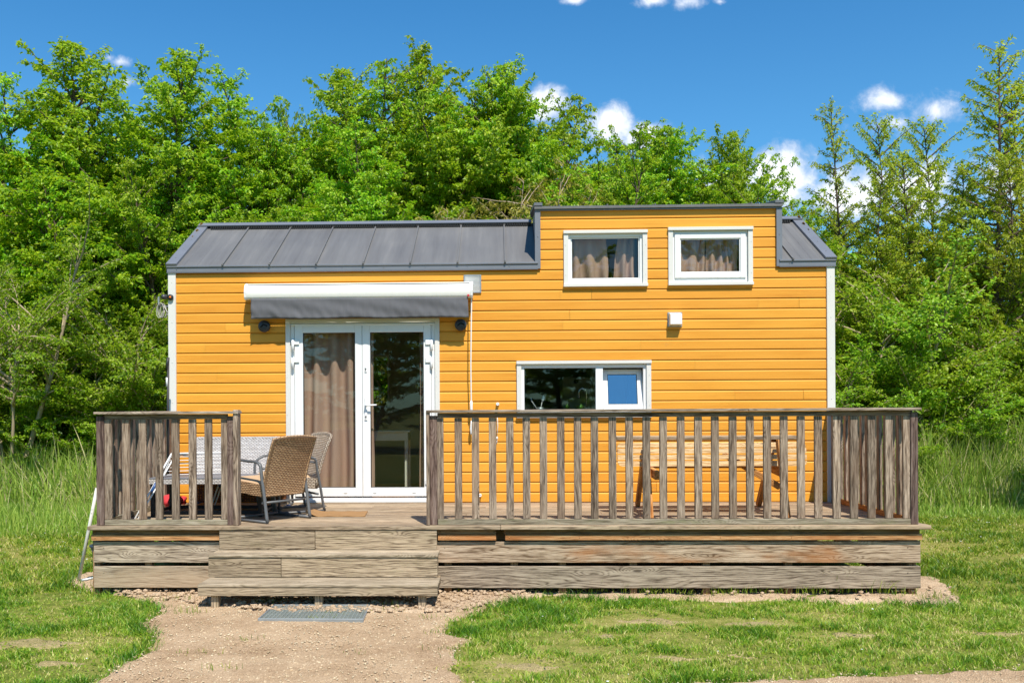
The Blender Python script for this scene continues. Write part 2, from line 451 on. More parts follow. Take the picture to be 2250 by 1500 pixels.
def roof_mat():
    m, t = new_mat('anthracite_roof_sheet')
    tcn = t.add('ShaderNodeTexCoord'); o = tcn.outputs['Object']
    n = t.noise(scaled(t, o, (9, .6, .6)), 1.0, 5, .65); n2 = t.noise(o, 90, 3, .6); n3 = t.noise(o, 1.3, 3)
    v = t.math('ADD', t.math('MULTIPLY', n, .6), t.math('ADD', t.math('MULTIPLY', n2, .15), t.math('MULTIPLY', n3, .25)))
    col = t.ramp(v, [(.3, (0.105, 0.102, 0.102)), (.55, (0.148, 0.145, 0.142)), (.8, (0.22, 0.21, 0.2))])
    t.l.new(col, t.b.inputs['Base Color'])
    t.l.new(t.math('ADD', .4, t.math('MULTIPLY', n3, .25)), t.b.inputs['Roughness']); bump(t, t.math('ADD', n2, t.math('MULTIPLY', n, 2)), .25, .002)
    return m


M['roof'] = roof_mat()


def fabric(name, col, wv=500, bmp=.3, var=.12, sheen=0.0):
    m, t = new_mat(name); tcn = t.add('ShaderNodeTexCoord'); o = tcn.outputs['Object']
    n = t.noise(scaled(t, o, (30, 30, 3)), 1.0, 4, .7); n2 = t.noise(o, 3, 3)
    f = t.math('ADD', 1 - var, t.math('MULTIPLY', t.math('ADD', n, n2), var))
    g = t.add('ShaderNodeCombineColor'); [t.l.new(f, g.inputs[i]) for i in range(3)]
    t.l.new(t.mix(1.0, c4(col), g.outputs[0], 'MULTIPLY'), t.b.inputs['Base Color']); t.b.inputs['Roughness'].default_value = .9
    t.b.inputs['Specular IOR Level'].default_value = .15; bump(t, n, bmp, .002)
    return m


M['valance'] = fabric('grey_awning_fabric', (0.125, 0.125, 0.135), var=.3)
M['curtain'] = fabric('taupe_curtain_fabric', (0.54, 0.335, 0.265))
M['coir'] = fabric('coir', (0.33, 0.19, 0.085), bmp=.9, var=.4)
M['cushion'] = fabric('tan_cushion', (0.52, 0.36, 0.22))


def wicker(name, lo, hi, gap, holes=False):
    m, t = new_mat(name); g = attr(t, 'gc')
    br = t.add('ShaderNodeTexBrick'); t.l.new(g, br.inputs['Vector'])
    br.inputs['Scale'].default_value = 1.0; br.inputs['Brick Width'].default_value = .040; br.inputs['Row Height'].default_value = .0175
    br.inputs['Mortar Size'].default_value = .0052; br.inputs['Mortar Smooth'].default_value = .6
    br.inputs['Color1'].default_value = c4(lo); br.inputs['Color2'].default_value = c4(hi); br.inputs['Mortar'].default_value = c4(gap)
    n = t.noise(g, 60, 3)
    col = t.mix(.35, br.outputs[0], t.mix(n, c4(lo), c4(hi)), 'MULTIPLY') if False else br.outputs[0]
    t.l.new(col, t.b.inputs['Base Color']); t.b.inputs['Roughness'].default_value = .5
    inv = t.math('SUBTRACT', 1.0, br.outputs[1])
    bump(t, t.math('ADD', inv, t.math('MULTIPLY', n, .3)), .9, .006)
    if holes:
        v = t.add('ShaderNodeTexVoronoi'); v.inputs['Scale'].default_value = 1; v.inputs['Randomness'].default_value = .25
        t.l.new(scaled(t, g, (34, 50, 1)), v.inputs['Vector'])
        tr = t.add('ShaderNodeBsdfTransparent'); mx = t.add('ShaderNodeMixShader')
        t.l.new(t.math('LESS_THAN', v.outputs[0], .23), mx.inputs[0]); t.l.new(t.b.outputs[0], mx.inputs[1]); t.l.new(tr.outputs[0], mx.inputs[2])
        t.l.new(mx.outputs[0], t.o.inputs[0])
    return m


M['wbrown'] = wicker('brown_wicker', (0.47, 0.285, 0.15), (0.67, 0.44, 0.245), (0.15, 0.08, 0.04))
M['wbeige'] = wicker('beige_wicker', (0.44, 0.36, 0.28), (0.62, 0.53, 0.42), (0.16, 0.11, 0.07))
M['wgrey'] = wicker('pale_grey_wicker', (0.52, 0.49, 0.46), (0.74, 0.71, 0.68), (0.30, 0.28, 0.28))
M['wopen'] = wicker('shaded_open_wicker', (0.20, 0.075, 0.025), (0.28, 0.10, 0.03), (0.06, 0.02, 0.01), True)  # sofa wicker below the seat: shade and warm bounce painted as dark brown


def glass_mat(name='window_glass', refl=1.0):
    m, t = new_mat(name); t.n.remove(t.b)
    lw = t.add('ShaderNodeLayerWeight'); fc = t.math('ADD', .045, t.math('MULTIPLY', t.math('POWER', lw.outputs['Facing'], 5.0), .95)); gl = t.add('ShaderNodeBsdfGlossy'); gl.inputs['Roughness'].default_value = 0.004
    gl.inputs['Color'].default_value = (.95, .97, 1, 1); tr = t.add('ShaderNodeBsdfTransparent'); tr.inputs['Color'].default_value = (.86, .89, .87, 1)
    mx = t.add('ShaderNodeMixShader'); t.l.new(t.math('MULTIPLY', fc, 0.75 * refl, clamp=True), mx.inputs[0])
    t.l.new(tr.outputs[0], mx.inputs[1]); t.l.new(gl.outputs[0], mx.inputs[2]); t.l.new(mx.outputs[0], t.o.inputs[0])
    return m


M['glass'] = glass_mat()
M['glassblue'] = glass_mat('coated_window_glass', 10)


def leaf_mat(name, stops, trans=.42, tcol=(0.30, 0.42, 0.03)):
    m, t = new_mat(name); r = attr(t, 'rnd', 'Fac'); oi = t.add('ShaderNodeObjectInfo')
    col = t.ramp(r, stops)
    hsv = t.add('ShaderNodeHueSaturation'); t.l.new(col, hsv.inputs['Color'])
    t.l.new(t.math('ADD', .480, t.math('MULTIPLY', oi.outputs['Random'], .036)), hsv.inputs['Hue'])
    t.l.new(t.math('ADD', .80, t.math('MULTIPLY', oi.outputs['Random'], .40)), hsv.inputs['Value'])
    t.l.new(hsv.outputs[0], t.b.inputs['Base Color']); t.b.inputs['Roughness'].default_value = .42; t.b.inputs['Specular IOR Level'].default_value = .35
    tl = t.add('ShaderNodeBsdfTranslucent'); t.l.new(t.mix(.5, hsv.outputs[0], c4(tcol)), tl.inputs[0])
    mx = t.add('ShaderNodeMixShader'); mx.inputs[0].default_value = trans
    t.l.new(t.b.outputs[0], mx.inputs[1]); t.l.new(tl.outputs[0], mx.inputs[2]); t.l.new(mx.outputs[0], t.o.inputs[0])
    return m


M['leafA'] = leaf_mat('hornbeam_leaves', [(0, (0.07, 0.20, 0.006)), (.45, (0.22, 0.43, 0.010)), (.8, (0.40, 0.59, 0.02)), (1, (0.58, 0.70, 0.10))], trans=.5, tcol=(0.55, 0.68, 0.02))
M['leafB'] = leaf_mat('cherry_leaves', [(0, (0.13, 0.24, 0.012)), (.5, (0.34, 0.47, 0.025)), (1, (0.58, 0.66, 0.09))], trans=.55, tcol=(0.68, 0.72, 0.04))
M['leafC'] = leaf_mat('olive_leaves', [(0, (0.13, 0.14, 0.012)), (.5, (0.27, 0.27, 0.03)), (1, (0.44, 0.37, 0.06))], tcol=(0.46, 0.40, 0.05))
M['leafD'] = leaf_mat('bush_leaves', [(0, (0.08, 0.20, 0.008)), (.5, (0.24, 0.43, 0.014)), (1, (0.47, 0.62, 0.07))], trans=.5, tcol=(0.52, 0.65, 0.03))
M['grass'] = leaf_mat('grass_blades', [(0, (0.035, 0.13, 0.006)), (.3, (0.13, 0.30, 0.012)), (.6, (0.32, 0.44, 0.035)), (.82, (0.56, 0.56, 0.12)), (1, (0.70, 0.56, 0.28))], trans=.35, tcol=(0.38, .48, .04))
M['reed'] = leaf_mat('reed_blades', [(0, (0.12, 0.26, 0.03)), (.5, (0.30, 0.48, 0.07)), (.85, (0.48, 0.60, 0.12)), (1, (0.72, 0.62, 0.36))], trans=.4)
M['bark'] = simple('bark', (0.12, 0.09, 0.065), .9, .2, var=.5, vscale=9, bmp=.6, bscale=30)
M['palebark'] = simple('pale_bark', (0.38, 0.30, 0.20), .9, .2, var=.4, vscale=6, bmp=.6, bscale=30)
M['petal'] = simple('white_petal', (0.85, 0.85, 0.82), .7, .2)


def ground_mat():
    m, t = new_mat('lawn_ground'); tcn = t.add('ShaderNodeTexCoord'); o = tcn.outputs['Object']
    a = t.noise(o, .55, 5, .6); b = t.noise(o, 6, 5, .7); c = t.noise(o, 60, 3, .7)
    v = t.math('ADD', t.math('MULTIPLY', a, .4), t.math('ADD', t.math('MULTIPLY', b, .35), t.math('MULTIPLY', c, .25)))
    col = t.ramp(v, [(.36, (0.07, 0.11, 0.015)), (.48, (0.19, 0.22, 0.04)), (.57, (0.33, 0.30, 0.09)), (.67, (0.50, 0.36, 0.21))])
    t.l.new(col, t.b.inputs['Base Color']); t.b.inputs['Roughness'].default_value = 1; t.b.inputs['Specular IOR Level'].default_value = .1
    bump(t, t.math('ADD', c, b), .8, .03)
    return m


def sand_mat(name, a, b, c, sc1=26.0):
    m, t = new_mat(name); tcn = t.add('ShaderNodeTexCoord'); o = tcn.outputs['Object']
    n1 = t.noise(o, 2.2, 5, .6); n2 = t.noise(o, sc1, 4, .75); v = t.add('ShaderNodeTexVoronoi'); v.inputs['Scale'].default_value = 110
    t.l.new(o, v.inputs['Vector'])
    x = t.math('ADD', t.math('MULTIPLY', n1, .55), t.math('ADD', t.math('MULTIPLY', n2, .35), t.math('MULTIPLY', v.outputs['Distance'], .3)))
    col = t.ramp(x, [(.3, a), (.5, b), (.72, c)])
    t.l.new(col, t.b.inputs['Base Color']); t.b.inputs['Roughness'].default_value = 1; t.b.inputs['Specular IOR Level'].default_value = .1
    bump(t, t.math('ADD', n2, v.outputs['Distance']), .9, .012)
    return m


M['ground'] = ground_mat()
M['sand'] = sand_mat('sandy_path', (0.20, 0.12, 0.065), (0.42, 0.28, 0.165), (0.60, 0.435, 0.275))
M['soil'] = sand_mat('clay_soil', (0.26, 0.17, 0.10), (0.47, 0.33, 0.205), (0.65, 0.49, 0.33), 14)
M['bare'] = sand_mat('worn_earth', (0.13, 0.13, 0.035), (0.30, 0.25, 0.10), (0.46, 0.36, 0.19), 30)
M['clod'] = sand_mat('clod_clay', (0.27, 0.18, 0.11), (0.49, 0.345, 0.22), (0.66, 0.50, 0.34), 30)
M['gridgrey'] = simple('weathered_grate_steel', (0.24, 0.27, 0.25), .6, .4, metal=.2, var=.3, vscale=12)
M['coil'] = simple('grey_cable_sheath', (0.42, 0.41, 0.38), .5, .4)
M['peb'] = sand_mat('pebble', (0.32, 0.21, 0.12), (0.60, 0.44, 0.26), (0.88, 0.74, 0.52), 60)
M['litter'] = sand_mat('leaf_litter_soil', (0.02, 0.02, 0.008), (0.05, 0.045, 0.02), (0.1, 0.09, 0.04))

# ================================================================== the tiny house
HW = 7.90; HD = 2.50; ZE = 2.7769 + ZD; ZR = 3.6174 + ZD; HB = ZD - 0.12    # width, depth, eave, ridge, underside
house = thing('tiny_house', (0, 0, HB), 'small house clad in orange boards with dark grey roof behind the wooden deck', 'tiny house')


def rect(px0, py0, px1, py1, Y=0.0):
    a = P(px0, (py0 + py1) / 2, Y); b = P(px1, (py0 + py1) / 2, Y); t = P((px0 + px1) / 2, py0, Y); u = P((px0 + px1) / 2, py1, Y)
    return a.x, b.x, u.z, t.z


PITCH = 0.1203; ROW0 = ZD + 0.004
xDL, xDR = P(1187, 520).x, P(1705, 520).x                    # dormer wall
ZDT = P(1440, 460).z
DOOR = rect(632, 705, 964, 1101); DOOR = (DOOR[0], DOOR[1], ZD - 0.02, DOOR[3])
WK = rect(1139, 797, 1428, 912); WL = rect(1241, 511, 1419, 625); WR = rect(1471, 504, 1650, 622)
OPEN = [DOOR, WK, WL, WR]


def siding(mb, xf, x0, x1, z0, z1, openings, flip=False, lim=None, seed=1):
    """lap boards; xf maps (along, outward, z) to the world"""
    rg = random.Random(seed)
    breaks = sorted({z0, z1} | {v for o in openings for v in o[2:] if z0 < v < z1})
    k0 = int(math.floor((z0 - ROW0) / PITCH)) - 1; k1 = int(math.ceil((z1 - ROW0) / PITCH)) + 1
    for k in range(k0, k1):
        zb = ROW0 + k * PITCH; r = rg.random(); off = rg.random() * 50
        # outward profile (out, z): lip bottom, face, top bevel, groove
        prof = [(-.017, zb + .0005), (-.002, zb + .0005), (0.0, zb + .004), (0.0, zb + PITCH - .024), (-.016, zb + PITCH - .003), (-.017, zb + PITCH + .0005)]
        bj = sorted(rg.uniform(x0, x1) for _ in range(2)) if (x1 - x0) > 4 and rg.random() < .7 else []
        for za, zc in zip(breaks, breaks[1:]):
            lo, hi = max(za, zb), min(zc, zb + PITCH)
            if hi - lo < 1e-4: continue
            pts = []
            for (ya, a), (yb, b) in zip(prof, prof[1:]):
                if b < lo or a > hi: continue
                ta = 0 if a >= lo else (lo - a) / (b - a); tb = 1 if b <= hi else (hi - a) / (b - a)
                pts.append([(ya + (yb - ya) * ta, a + (b - a) * ta), (ya + (yb - ya) * tb, a + (b - a) * tb)])
            if not pts: continue
            a0, a1 = (x0, x1) if lim is None else lim((lo + hi) / 2)
            if a1 - a0 < .02: continue
            iv = [(a0, a1)]
            zm = (lo + hi) / 2
            for o in openings:
                if o[2] < zm < o[3]:
                    nv = []
                    for p, q in iv:
                        if o[1] <= p or o[0] >= q: nv.append((p, q)); continue
                        if o[0] > p: nv.append((p, o[0]))
                        if o[1] < q: nv.append((o[1], q))
                    iv = nv
            for p, q in iv:
                cuts = [p] + [b for b in bj if p + .2 < b < q - .2] + [q]
                for ci, (p2, q2) in enumerate(zip(cuts, cuts[1:])):
                    gap = .0016 if ci else 0
                    rr = (r + .37 * ci) % 1
                    for (A, B) in pts:
                        ids = []
                        for (xx, (yo, zz)) in ((p2 + gap, A), (q2 - gap, A), (q2 - gap, B), (p2 + gap, B)):
                            ids.append(mb.vert(xf(xx, yo, zz), (xx + off + ci * 7, zz * 1.0 + off, yo), rr))
                        mb.face(ids if not flip else ids[::-1])


mb = MB()
yf = lambda a, o, z: (a, -o, z)
siding(mb, yf, 0.07, HW - 0.07, HB, ZE, OPEN, seed=3)
siding(mb, yf, xDL, xDR, ZE, ZDT, OPEN, seed=5)
mb.build('front_wall', M['siding'], house)


def gable_lim(z):
    if z <= ZE: return (0.0, HD)
    t = (z - ZE) / (ZR - ZE); return (t * HD / 2, HD - t * HD / 2)


mb = MB(); siding(mb, lambda a, o, z: (-o, a, z), 0, HD, HB, ZR, [], True, gable_lim, 7); mb.build('side_wall', M['siding'], house)
mb = MB(); siding(mb, lambda a, o, z: (HW + o, a, z), 0, HD, HB, ZR, [], False, gable_lim, 8); mb.build('side_wall', M['siding'], house)
BWIN = (4.6 - 0.0, 5.2, ZD + .9, ZD + 1.75)
bwx = P(812, 800, 2.5).x; BWIN = (bwx, bwx + .30, P(820, 895, 2.5).z, P(820, 780, 2.5).z)
mb = MB(); siding(mb, lambda a, o, z: (a, HD + o, z), 0, HW, HB, ZE, [BWIN], True, None, 9); mb.build('back_wall', M['siding'], house)
# interior shell with the thickness of the walls
mb = MB(); t_ = .10
def strip_wall(mb, y, opens, z0, z1, x0, x1):
    xs = sorted({x0, x1} | {v for o in opens for v in o[:2]}); zs = sorted({z0, z1} | {v for o in opens for v in o[2:]})
    for a, b in zip(xs, xs[1:]):
        for c, d in zip(zs, zs[1:]):
            xm, zm = (a + b) / 2, (c + d) / 2
            if any(o[0] < xm < o[1] and o[2] < zm < o[3] for o in opens) or a < x0 - 1e-6 or b > x1 + 1e-6 or c < z0 - 1e-6 or d > z1 + 1e-6: continue
            mb.quad((a, y, c), (b, y, c), (b, y, d), (a, y, d), .5)
ZTOP = ZE + .02
strip_wall(mb, t_, OPEN, HB, ZTOP, .05, HW - .05)
strip_wall(mb, t_, [WL, WR], ZTOP, ZDT - .02, xDL + .02, xDR - .02)
strip_wall(mb, HD - t_, [BWIN], HB, ZTOP, .05, HW - .05)
for o in OPEN + []:
    x0, x1, z0, z1 = o
    for q in (((x0, .015, z0), (x0, t_, z0), (x0, t_, z1), (x0, .015, z1)), ((x1, .015, z0), (x1, t_, z0), (x1, t_, z1), (x1, .015, z1)),
              ((x0, .015, z0), (x1, .015, z0), (x1, t_, z0), (x0, t_, z0)), ((x0, .015, z1), (x1, .015, z1), (x1, t_, z1), (x0, t_, z1))): mb.quad(*q, .5)
x0, x1, z0, z1 = BWIN
for q in (((x0, HD - t_, z0), (x0, HD, z0), (x0, HD, z1), (x0, HD - t_, z1)), ((x1, HD - t_, z0), (x1, HD, z0), (x1, HD, z1), (x1, HD - t_, z1)),
          ((x0, HD - t_, z0), (x1, HD - t_, z0), (x1, HD, z0), (x0, HD, z0)), ((x0, HD - t_, z1), (x1, HD - t_, z1), (x1, HD, z1), (x0, HD, z1))): mb.quad(*q, .5)
for xx in (.05, HW - .05): mb.quad((xx, t_, HB), (xx, HD - t_, HB), (xx, HD - t_, ZTOP), (xx, t_, ZTOP), .5)
mb.quad((3.5, t_ + .001, ZD), (3.5, HD - t_ - .001, ZD), (3.5, HD - t_ - .001, ZTOP), (3.5, t_ + .001, ZTOP), .5)
# loft boards and sloping ceiling
mb.quad((xDL, t_, ZD + 2.1), (HW - .06, t_, ZD + 2.1), (HW - .06, HD - t_, ZD + 2.1), (xDL, HD - t_, ZD + 2.1), .5)
mb.build('interior_wall', M['wallin'], house)
mb = MB(); mb.box(.15, HW - .15, .12, .15, -.02, HB - .002); mb.build('underfloor_shade_sheet', M['dark'], house)  # added dark sheet standing in for the shade under the house
mb = MB()
for i in range(17): mb.box(.06, HW - .06, .05 + i * .141, .05 + i * .141 + .139, HB + .02, ZD + .035, .002)
mb.build('interior_floor', M['teak'], house)

# ---- roof: sheets with standing seams
SL = (ZR - .05 - (ZE + .075)) / (1.25 + .04)
def rz(y): return ZE + .075 + (y + .04) * SL if y <= 1.25 else ZR - .05 - (y - 1.25) * SL
seam0 = P(490, 590, -.03).x; SP = 0.5645
mb = MB()
def slope_sheet(mb, x0, x1, y0, y1, th=.045, lift=0.0):
    n = Vector((0, -SL, 1)).normalized() if y1 <= 1.26 else Vector((0, SL, 1)).normalized()
    a = [(x0, y0, rz(y0) + lift), (x1, y0, rz(y0) + lift), (x1, y1, rz(y1) + lift), (x0, y1, rz(y1) + lift)]
    b = [tuple(Vector(p) - n * th) for p in a]; r = rng.random()
    A = [mb.vert(p, (p[0], p[1], r), r) for p in a]; B = [mb.vert(p, (p[0], p[1], r), r) for p in b]
    mb.face(A); mb.face(B[::-1])
    for i in range(4): j = (i + 1) % 4; mb.face((A[j], A[i], B[i], B[j]))
seams = [seam0 + SP * i for i in range(-1, 13)]
seams = [s for s in seams if s > .1 and s < HW - .1]
edges = [0.02] + seams + [HW - .02]
for a, b in zip(edges, edges[1:]):
    if b <= xDL - .04 or a >= xDR + .04: slope_sheet(mb, a + .004, b - .004, -.045, 1.25)
    elif a < xDL - .04: slope_sheet(mb, a + .004, xDL - .045, -.045, 1.25)
    elif b > xDR + .04: slope_sheet(mb, xDR + .045, b - .004, -.045, 1.25)
    slope_sheet(mb, a + .004, b - .004, 1.251, 2.54)
def slope_rib(mb, x, w_, h, y0, y1, base=-.002):
    slope_sheet(mb, x - w_ / 2, x + w_ / 2, y0, y1, h, h + base)
for s in seams:
    if s < xDL - .06 or s > xDR + .06: slope_rib(mb, s, .016, .028, -.04, 1.2)
    slope_rib(mb, s, .014, .028, 1.30, 2.53)
    if s < xDL - .06 or s > xDR + .06: mb.lathe([(.012, -.01), (.012, .012), (.004, .018)], (s, -.05, rz(-.05) + .012), (0, -1, 0), 8)
# fine rolled ribs between the seams
for a, b in zip(edges, edges[1:]):
    for k in (1, 2, 3):
        x = a + (b - a) * k / 4
        if x < xDL - .06 or x > xDR + .06: slope_rib(mb, x, .006, .0012, -.03, 1.16, .0)
roof = mb.build('roof', M['roof'], house)
# ridge cap and its perforated strip
for (x0, x1) in ((-.03, xDL - .06), (xDR + .06, HW + .03)):
    mb = MB(); slope_sheet(mb, x0, x1, 1.15, 1.252, .012, .055); slope_sheet(mb, x0, x1, 1.2525, 1.36, .012, .055)
    mb.build('ridge_cap', M['trimgrey'], roof)
for (x0, x1) in ((.15, xDL - .08), (xDR + .08, HW - .15)):
    mb = MB(); mb.box(x0, x1, 1.135, 1.147, rz(1.13) + .010, rz(1.13) + .016); x = x0
    while x < x1:
        mb.box(x, x + .017, 1.125, 1.15, rz(1.13) + .012, rz(1.13) + .047); x += .03
    mb.build('vent_strip', M['glazeg'], roof)
# verge trims
for (x0, x1) in ((-.035, .095), (HW - .095, HW + .035)):
    mb = MB(); slope_sheet(mb, x0, x1, -.06, 1.25, .10, .035); slope_sheet(mb, x0, x1, 1.2505, 2.56, .10, .035)
    for i in range(4):
        y = .12 + i * .3; mb.lathe([(.009, 0), (.006, .006)], ((x0 + x1) / 2, y, rz(y) + .034), (0, -SL, 1), 8)
    mb.build('verge_trim', M['trimgrey'], roof)
# eave flashing, in two heights, with little screws
def screws(mb, xs, y, z, rad=.007):
    for x in xs: mb.lathe([(rad, 0), (rad * .7, .005)], (x, y, z), (0, -1, 0), 8)
def eave(mb, x0, x1, z, h=.075):
    mb.box(x0, x1, -.032, .01, z, z + h * .72, .003); mb.box(x0, x1, -.045, -.005, z + h * .74, z + h, .003)
    mb.box(x0, x1, -.038, .0, z - .008, z - .001, 0)
    screws(mb, [x0 + .12 + .5 * i for i in range(int((x1 - x0) / .5 + .5))], -.032, z + h * .45)
for (x0, x1) in ((-.03, xDL - .03), (xDR + .03, HW + .03)):
    mb = MB(); eave(mb, x0, x1, ZE, .078); mb.build('eave_flashing', M['trimgrey'], roof)
# ---- dormer
mb = MB()
ztl = P(1182, 451, -.05).z; ztr = P(1712, 443, -.05).z; ZC = (ztl + ztr) / 2
zback = ZR + .045
dpts = [(-.06, ZC - .02), (1.25, zback)]
a = Vector((xDL - .07, -.055, ZC - .018)); b = Vector((xDR + .07, -.055, ZC - .018)); c_ = Vector((xDR + .07, 1.3, zback + .02)); d_ = Vector((xDL - .07, 1.3, zback + .02))
for q in ((a, b, c_, d_),): mb.quad(*q, .4)
th = Vector((0, 0, -.03)); mb.quad(b + th, a + th, d_ + th, c_ + th, .4); mb.quad(a + th, b + th, b, a, .4); mb.quad(d_ + th, d_, c_, c_ + th, .4)
k = a.x + .3
while k < b.x - .1:
    mb.beam((k, -.05, ZC - .008), (k, 1.28, zback + .03), .014, .02); k += SP
mb.build('dormer_roof', M['roof'], house)
mb = MB()
mb.box(xDL - .06, xDR + .06, -.034, .01, ZDT, ZC - .035, .003); mb.box(xDL - .06, xDR + .06, -.05, -.008, ZC - .034, ZC - .016, .002)
mb.box(xDL - .055, xDR + .055, -.04, -.001, ZDT - .008, ZDT - .001)
screws(mb, [xDL + .06 + .55 * i for i in range(int((xDR - xDL) / .55) + 1)], -.034, ZDT + .04)
for xa in (xDL - .07, xDR - .02):
    mb.beam((xa + .045, -.065, ZC + .005), (xa + .045, 1.3, zback + .045), .10, .035)
mb.build('dormer_flashing', M['trimgrey'], house)
for (x, s) in ((xDL, -1), (xDR, 1)):
    mb = MB(); xo = x + s * .042
    mb.box(x - .002 if s > 0 else x - .065, x + .065 if s > 0 else x + .002, -.03, .01, ZE - .0, ZDT - .002, .003)
    screws(mb, [x + s * .03] * 4, -.03, 0) if False else None
    for zz in (ZE + .08, ZE + .38, ZE + .68): screws(mb, [x + s * .03], -.03, zz)
    # cheek sheet standing on the slope of the roof
    P4 = [(xo, -.02, ZE + .03), (xo, 1.28, ZR + .04), (xo, -.02, ZDT + .05)]
    r = .3; inn = [(p[0] - s * .03, p[1], p[2]) for p in P4]
    A = [mb.vert(p, (p[1], p[2], 0), r) for p in P4]; B = [mb.vert(p, (p[1], p[2], 0), r) for p in inn]
    mb.face(A); mb.face(B[::-1]); [mb.face((A[(i + 1) % 3], A[i], B[i], B[(i + 1) % 3])) for i in range(3)]
    mb.build('dormer_cheek', M['trimgrey'], house)
# ---- corner trims
for x0, x1 in ((-.02, .073), (HW - .073, HW + .02)):
    for y0, y1 in ((-.022, .07), (HD - .07, HD + .022)):
        mb = MB(); mb.box(x0, x1, y0, y1, HB - .03, ZE - .004, .003)
        if y0 < 0:
            for zz in np.linspace(ZD + .25, ZE - .12, 6): screws(mb, [(x0 + x1) / 2 + (.0 if x0 > 1 else .0)], -.022, zz, .005)
        mb.build('corner_trim', M['cream'], house)

# ---- windows
def frame_rect(mb, o, w_, y0, y1, c=.003, bottom=None, top=None):
    x0, x1, z0, z1 = o; bw = bottom or w_; tw = top or w_
    mb.box(x0, x0 + w_, y0, y1, z0, z1, c); mb.box(x1 - w_, x1, y0, y1, z0, z1, c)
    mb.box(x0 + w_, x1 - w_, y0 + .0007, y1, z0, z0 + bw, c); mb.box(x0 + w_, x1 - w_, y0 + .0007, y1, z1 - tw, z1, c)
def pane(parent, o, y, mat='glass'):
    x0, x1, z0, z1 = o; mb = MB(); mb.box(x0, x1, y, y + .004, z0, z1); return mb.build('pane', M[mat], parent)
def seal(mb, o, y0, y1, w_=.006): frame_rect(mb, o, w_, y0, y1, 0)
def vents(mb, xs, y, z):
    for x in xs:
        mb.box(x - .02, x + .02, y - .006, y, z - .009, z + .003, .002); mb.box(x - .012, x + .012, y - .0066, y - .0058, z - .0085, z - .0045)
def outer(px0, py0, px1, py1, label=None):
    o = rect(px0, py0, px1, py1)
    return o
def window(px0, py0, px1, py1, label):
    root = bpy.data.objects.new('window', None); C.objects.link(root); root.parent = house
    o = rect(px0, py0, px1, py1); root.location = (o[0], 0, o[2] - HB)
    if label: root['label'] = label
    tw = .055
    for xa, xb, x in ((o[0], o[0] + tw, o[0] + .02), (o[1] - tw, o[1], o[1] - .02)):
        mb = MB(); mb.box(xa, xb, -.022, .02, o[2] + .03, o[3] - .035, .002)
        screws(mb, [x], -.022, o[2] + .14, .004); screws(mb, [x], -.022, o[3] - .17, .004)
        mb.build('casing', M['cream'], root)
    mb = MB(); mb.box(o[0] - .004, o[1] + .004, -.038, .02, o[3] - .034, o[3] + .004, .003); mb.build('head_trim', M['cream'], root)
    mb = MB(); mb.box(o[0] - .004, o[1] + .004, -.045, .02, o[2] - .006, o[2] + .029, .003); mb.build('sill', M['cream'], root)
    return root, (o[0] + tw, o[1] - tw, o[2] + .03, o[3] - .035)
# left upper window: fixed pane
r_, i_ = window(1238.5, 507, 1422, 629, 'upper window with a wide fixed pane and parted curtains')
mb = MB(); frame_rect(mb, i_, .03, .005, .06, bottom=.055, top=.04); vents(mb, [i_[0] + .2, i_[1] - .2], .005, i_[2] + .02); mb.build('frame', M['white'], r_)
g_ = rect(1256, 526, 1403, 609); mb = MB(); frame_rect(mb, (i_[0] + .03, i_[1] - .03, i_[2] + .055, i_[3] - .04), .016, .02, .05); mb.build('sash', M['white'], r_)
mb = MB(); q_ = (i_[0] + .045, i_[1] - .045, i_[2] + .07, i_[3] - .055); seal(mb, q_, .028, .04, .005); mb.build('seal', M['glazeg'], r_)
pane(r_, q_, .034)
WLg = q_
# right upper window: opening sash
r_, i_ = window(1468, 500, 1653.5, 626, 'upper window with a thick white opening sash')
mb = MB(); frame_rect(mb, i_, .028, .012, .06, bottom=.058, top=.034); vents(mb, [i_[0] + .18, i_[1] - .18], .012, i_[2] + .028); mb.build('frame', M['white'], r_)
s_ = (i_[0] + .024, i_[1] - .024, i_[2] + .055, i_[3] - .032)
mb = MB(); frame_rect(mb, s_, .062, -.006, .045, .004); frame_rect(mb, (s_[0] + .058, s_[1] - .058, s_[2] + .058, s_[3] - .058), .016, .006, .04, .004)
mb.build('sash', M['white'], r_); q_ = (s_[0] + .07, s_[1] - .07, s_[2] + .07, s_[3] - .07)
mb = MB(); seal(mb, q_, .015, .03, .005); mb.build('seal', M['glazeg'], r_); pane(r_, q_, .02); WRg = q_
# kitchen window: fixed pane at left, sash tilted inward at right
r_, i_ = window(1135.5, 793, 1430.5, 916, 'low kitchen window with a fixed pane beside a tilted sash')
mb = MB(); frame_rect(mb, i_, .035, .005, .065, bottom=.06, top=.045)
mx0, mx1 = P(1309, 850).x, P(1325, 850).x; mb.box(mx0, mx1, .002, .065, i_[2] + .06, i_[3] - .045, .003); mb.build('frame', M['white'], r_)
q_ = (i_[0] + .035, mx0, i_[2] + .06, i_[3] - .045); mb = MB(); seal(mb, q_, .03, .045, .005); mb.build('seal', M['glazeg'], r_); pane(r_, q_, .036)
KG = q_
o_ = (mx1 + .004, i_[1] - .037, i_[2] + .062, i_[3] - .047); W_, H_ = o_[1] - o_[0], o_[3] - o_[2]
Mt = Matrix.Translation((o_[0], .012, o_[2])) @ Matrix.Rotation(math.radians(-13), 4, 'X')
mb = MB(); fwid = .06
for bx in ((0, fwid, 0, .045, 0, H_), (W_ - fwid, W_, 0, .045, 0, H_), (fwid, W_ - fwid, .001, .045, 0, fwid), (fwid, W_ - fwid, .001, .045, H_ - fwid, H_)): mb.box(*bx, .003, None, Mt)
sh = mb.build('tilted_sash', M['white'], r_)
mb = MB()
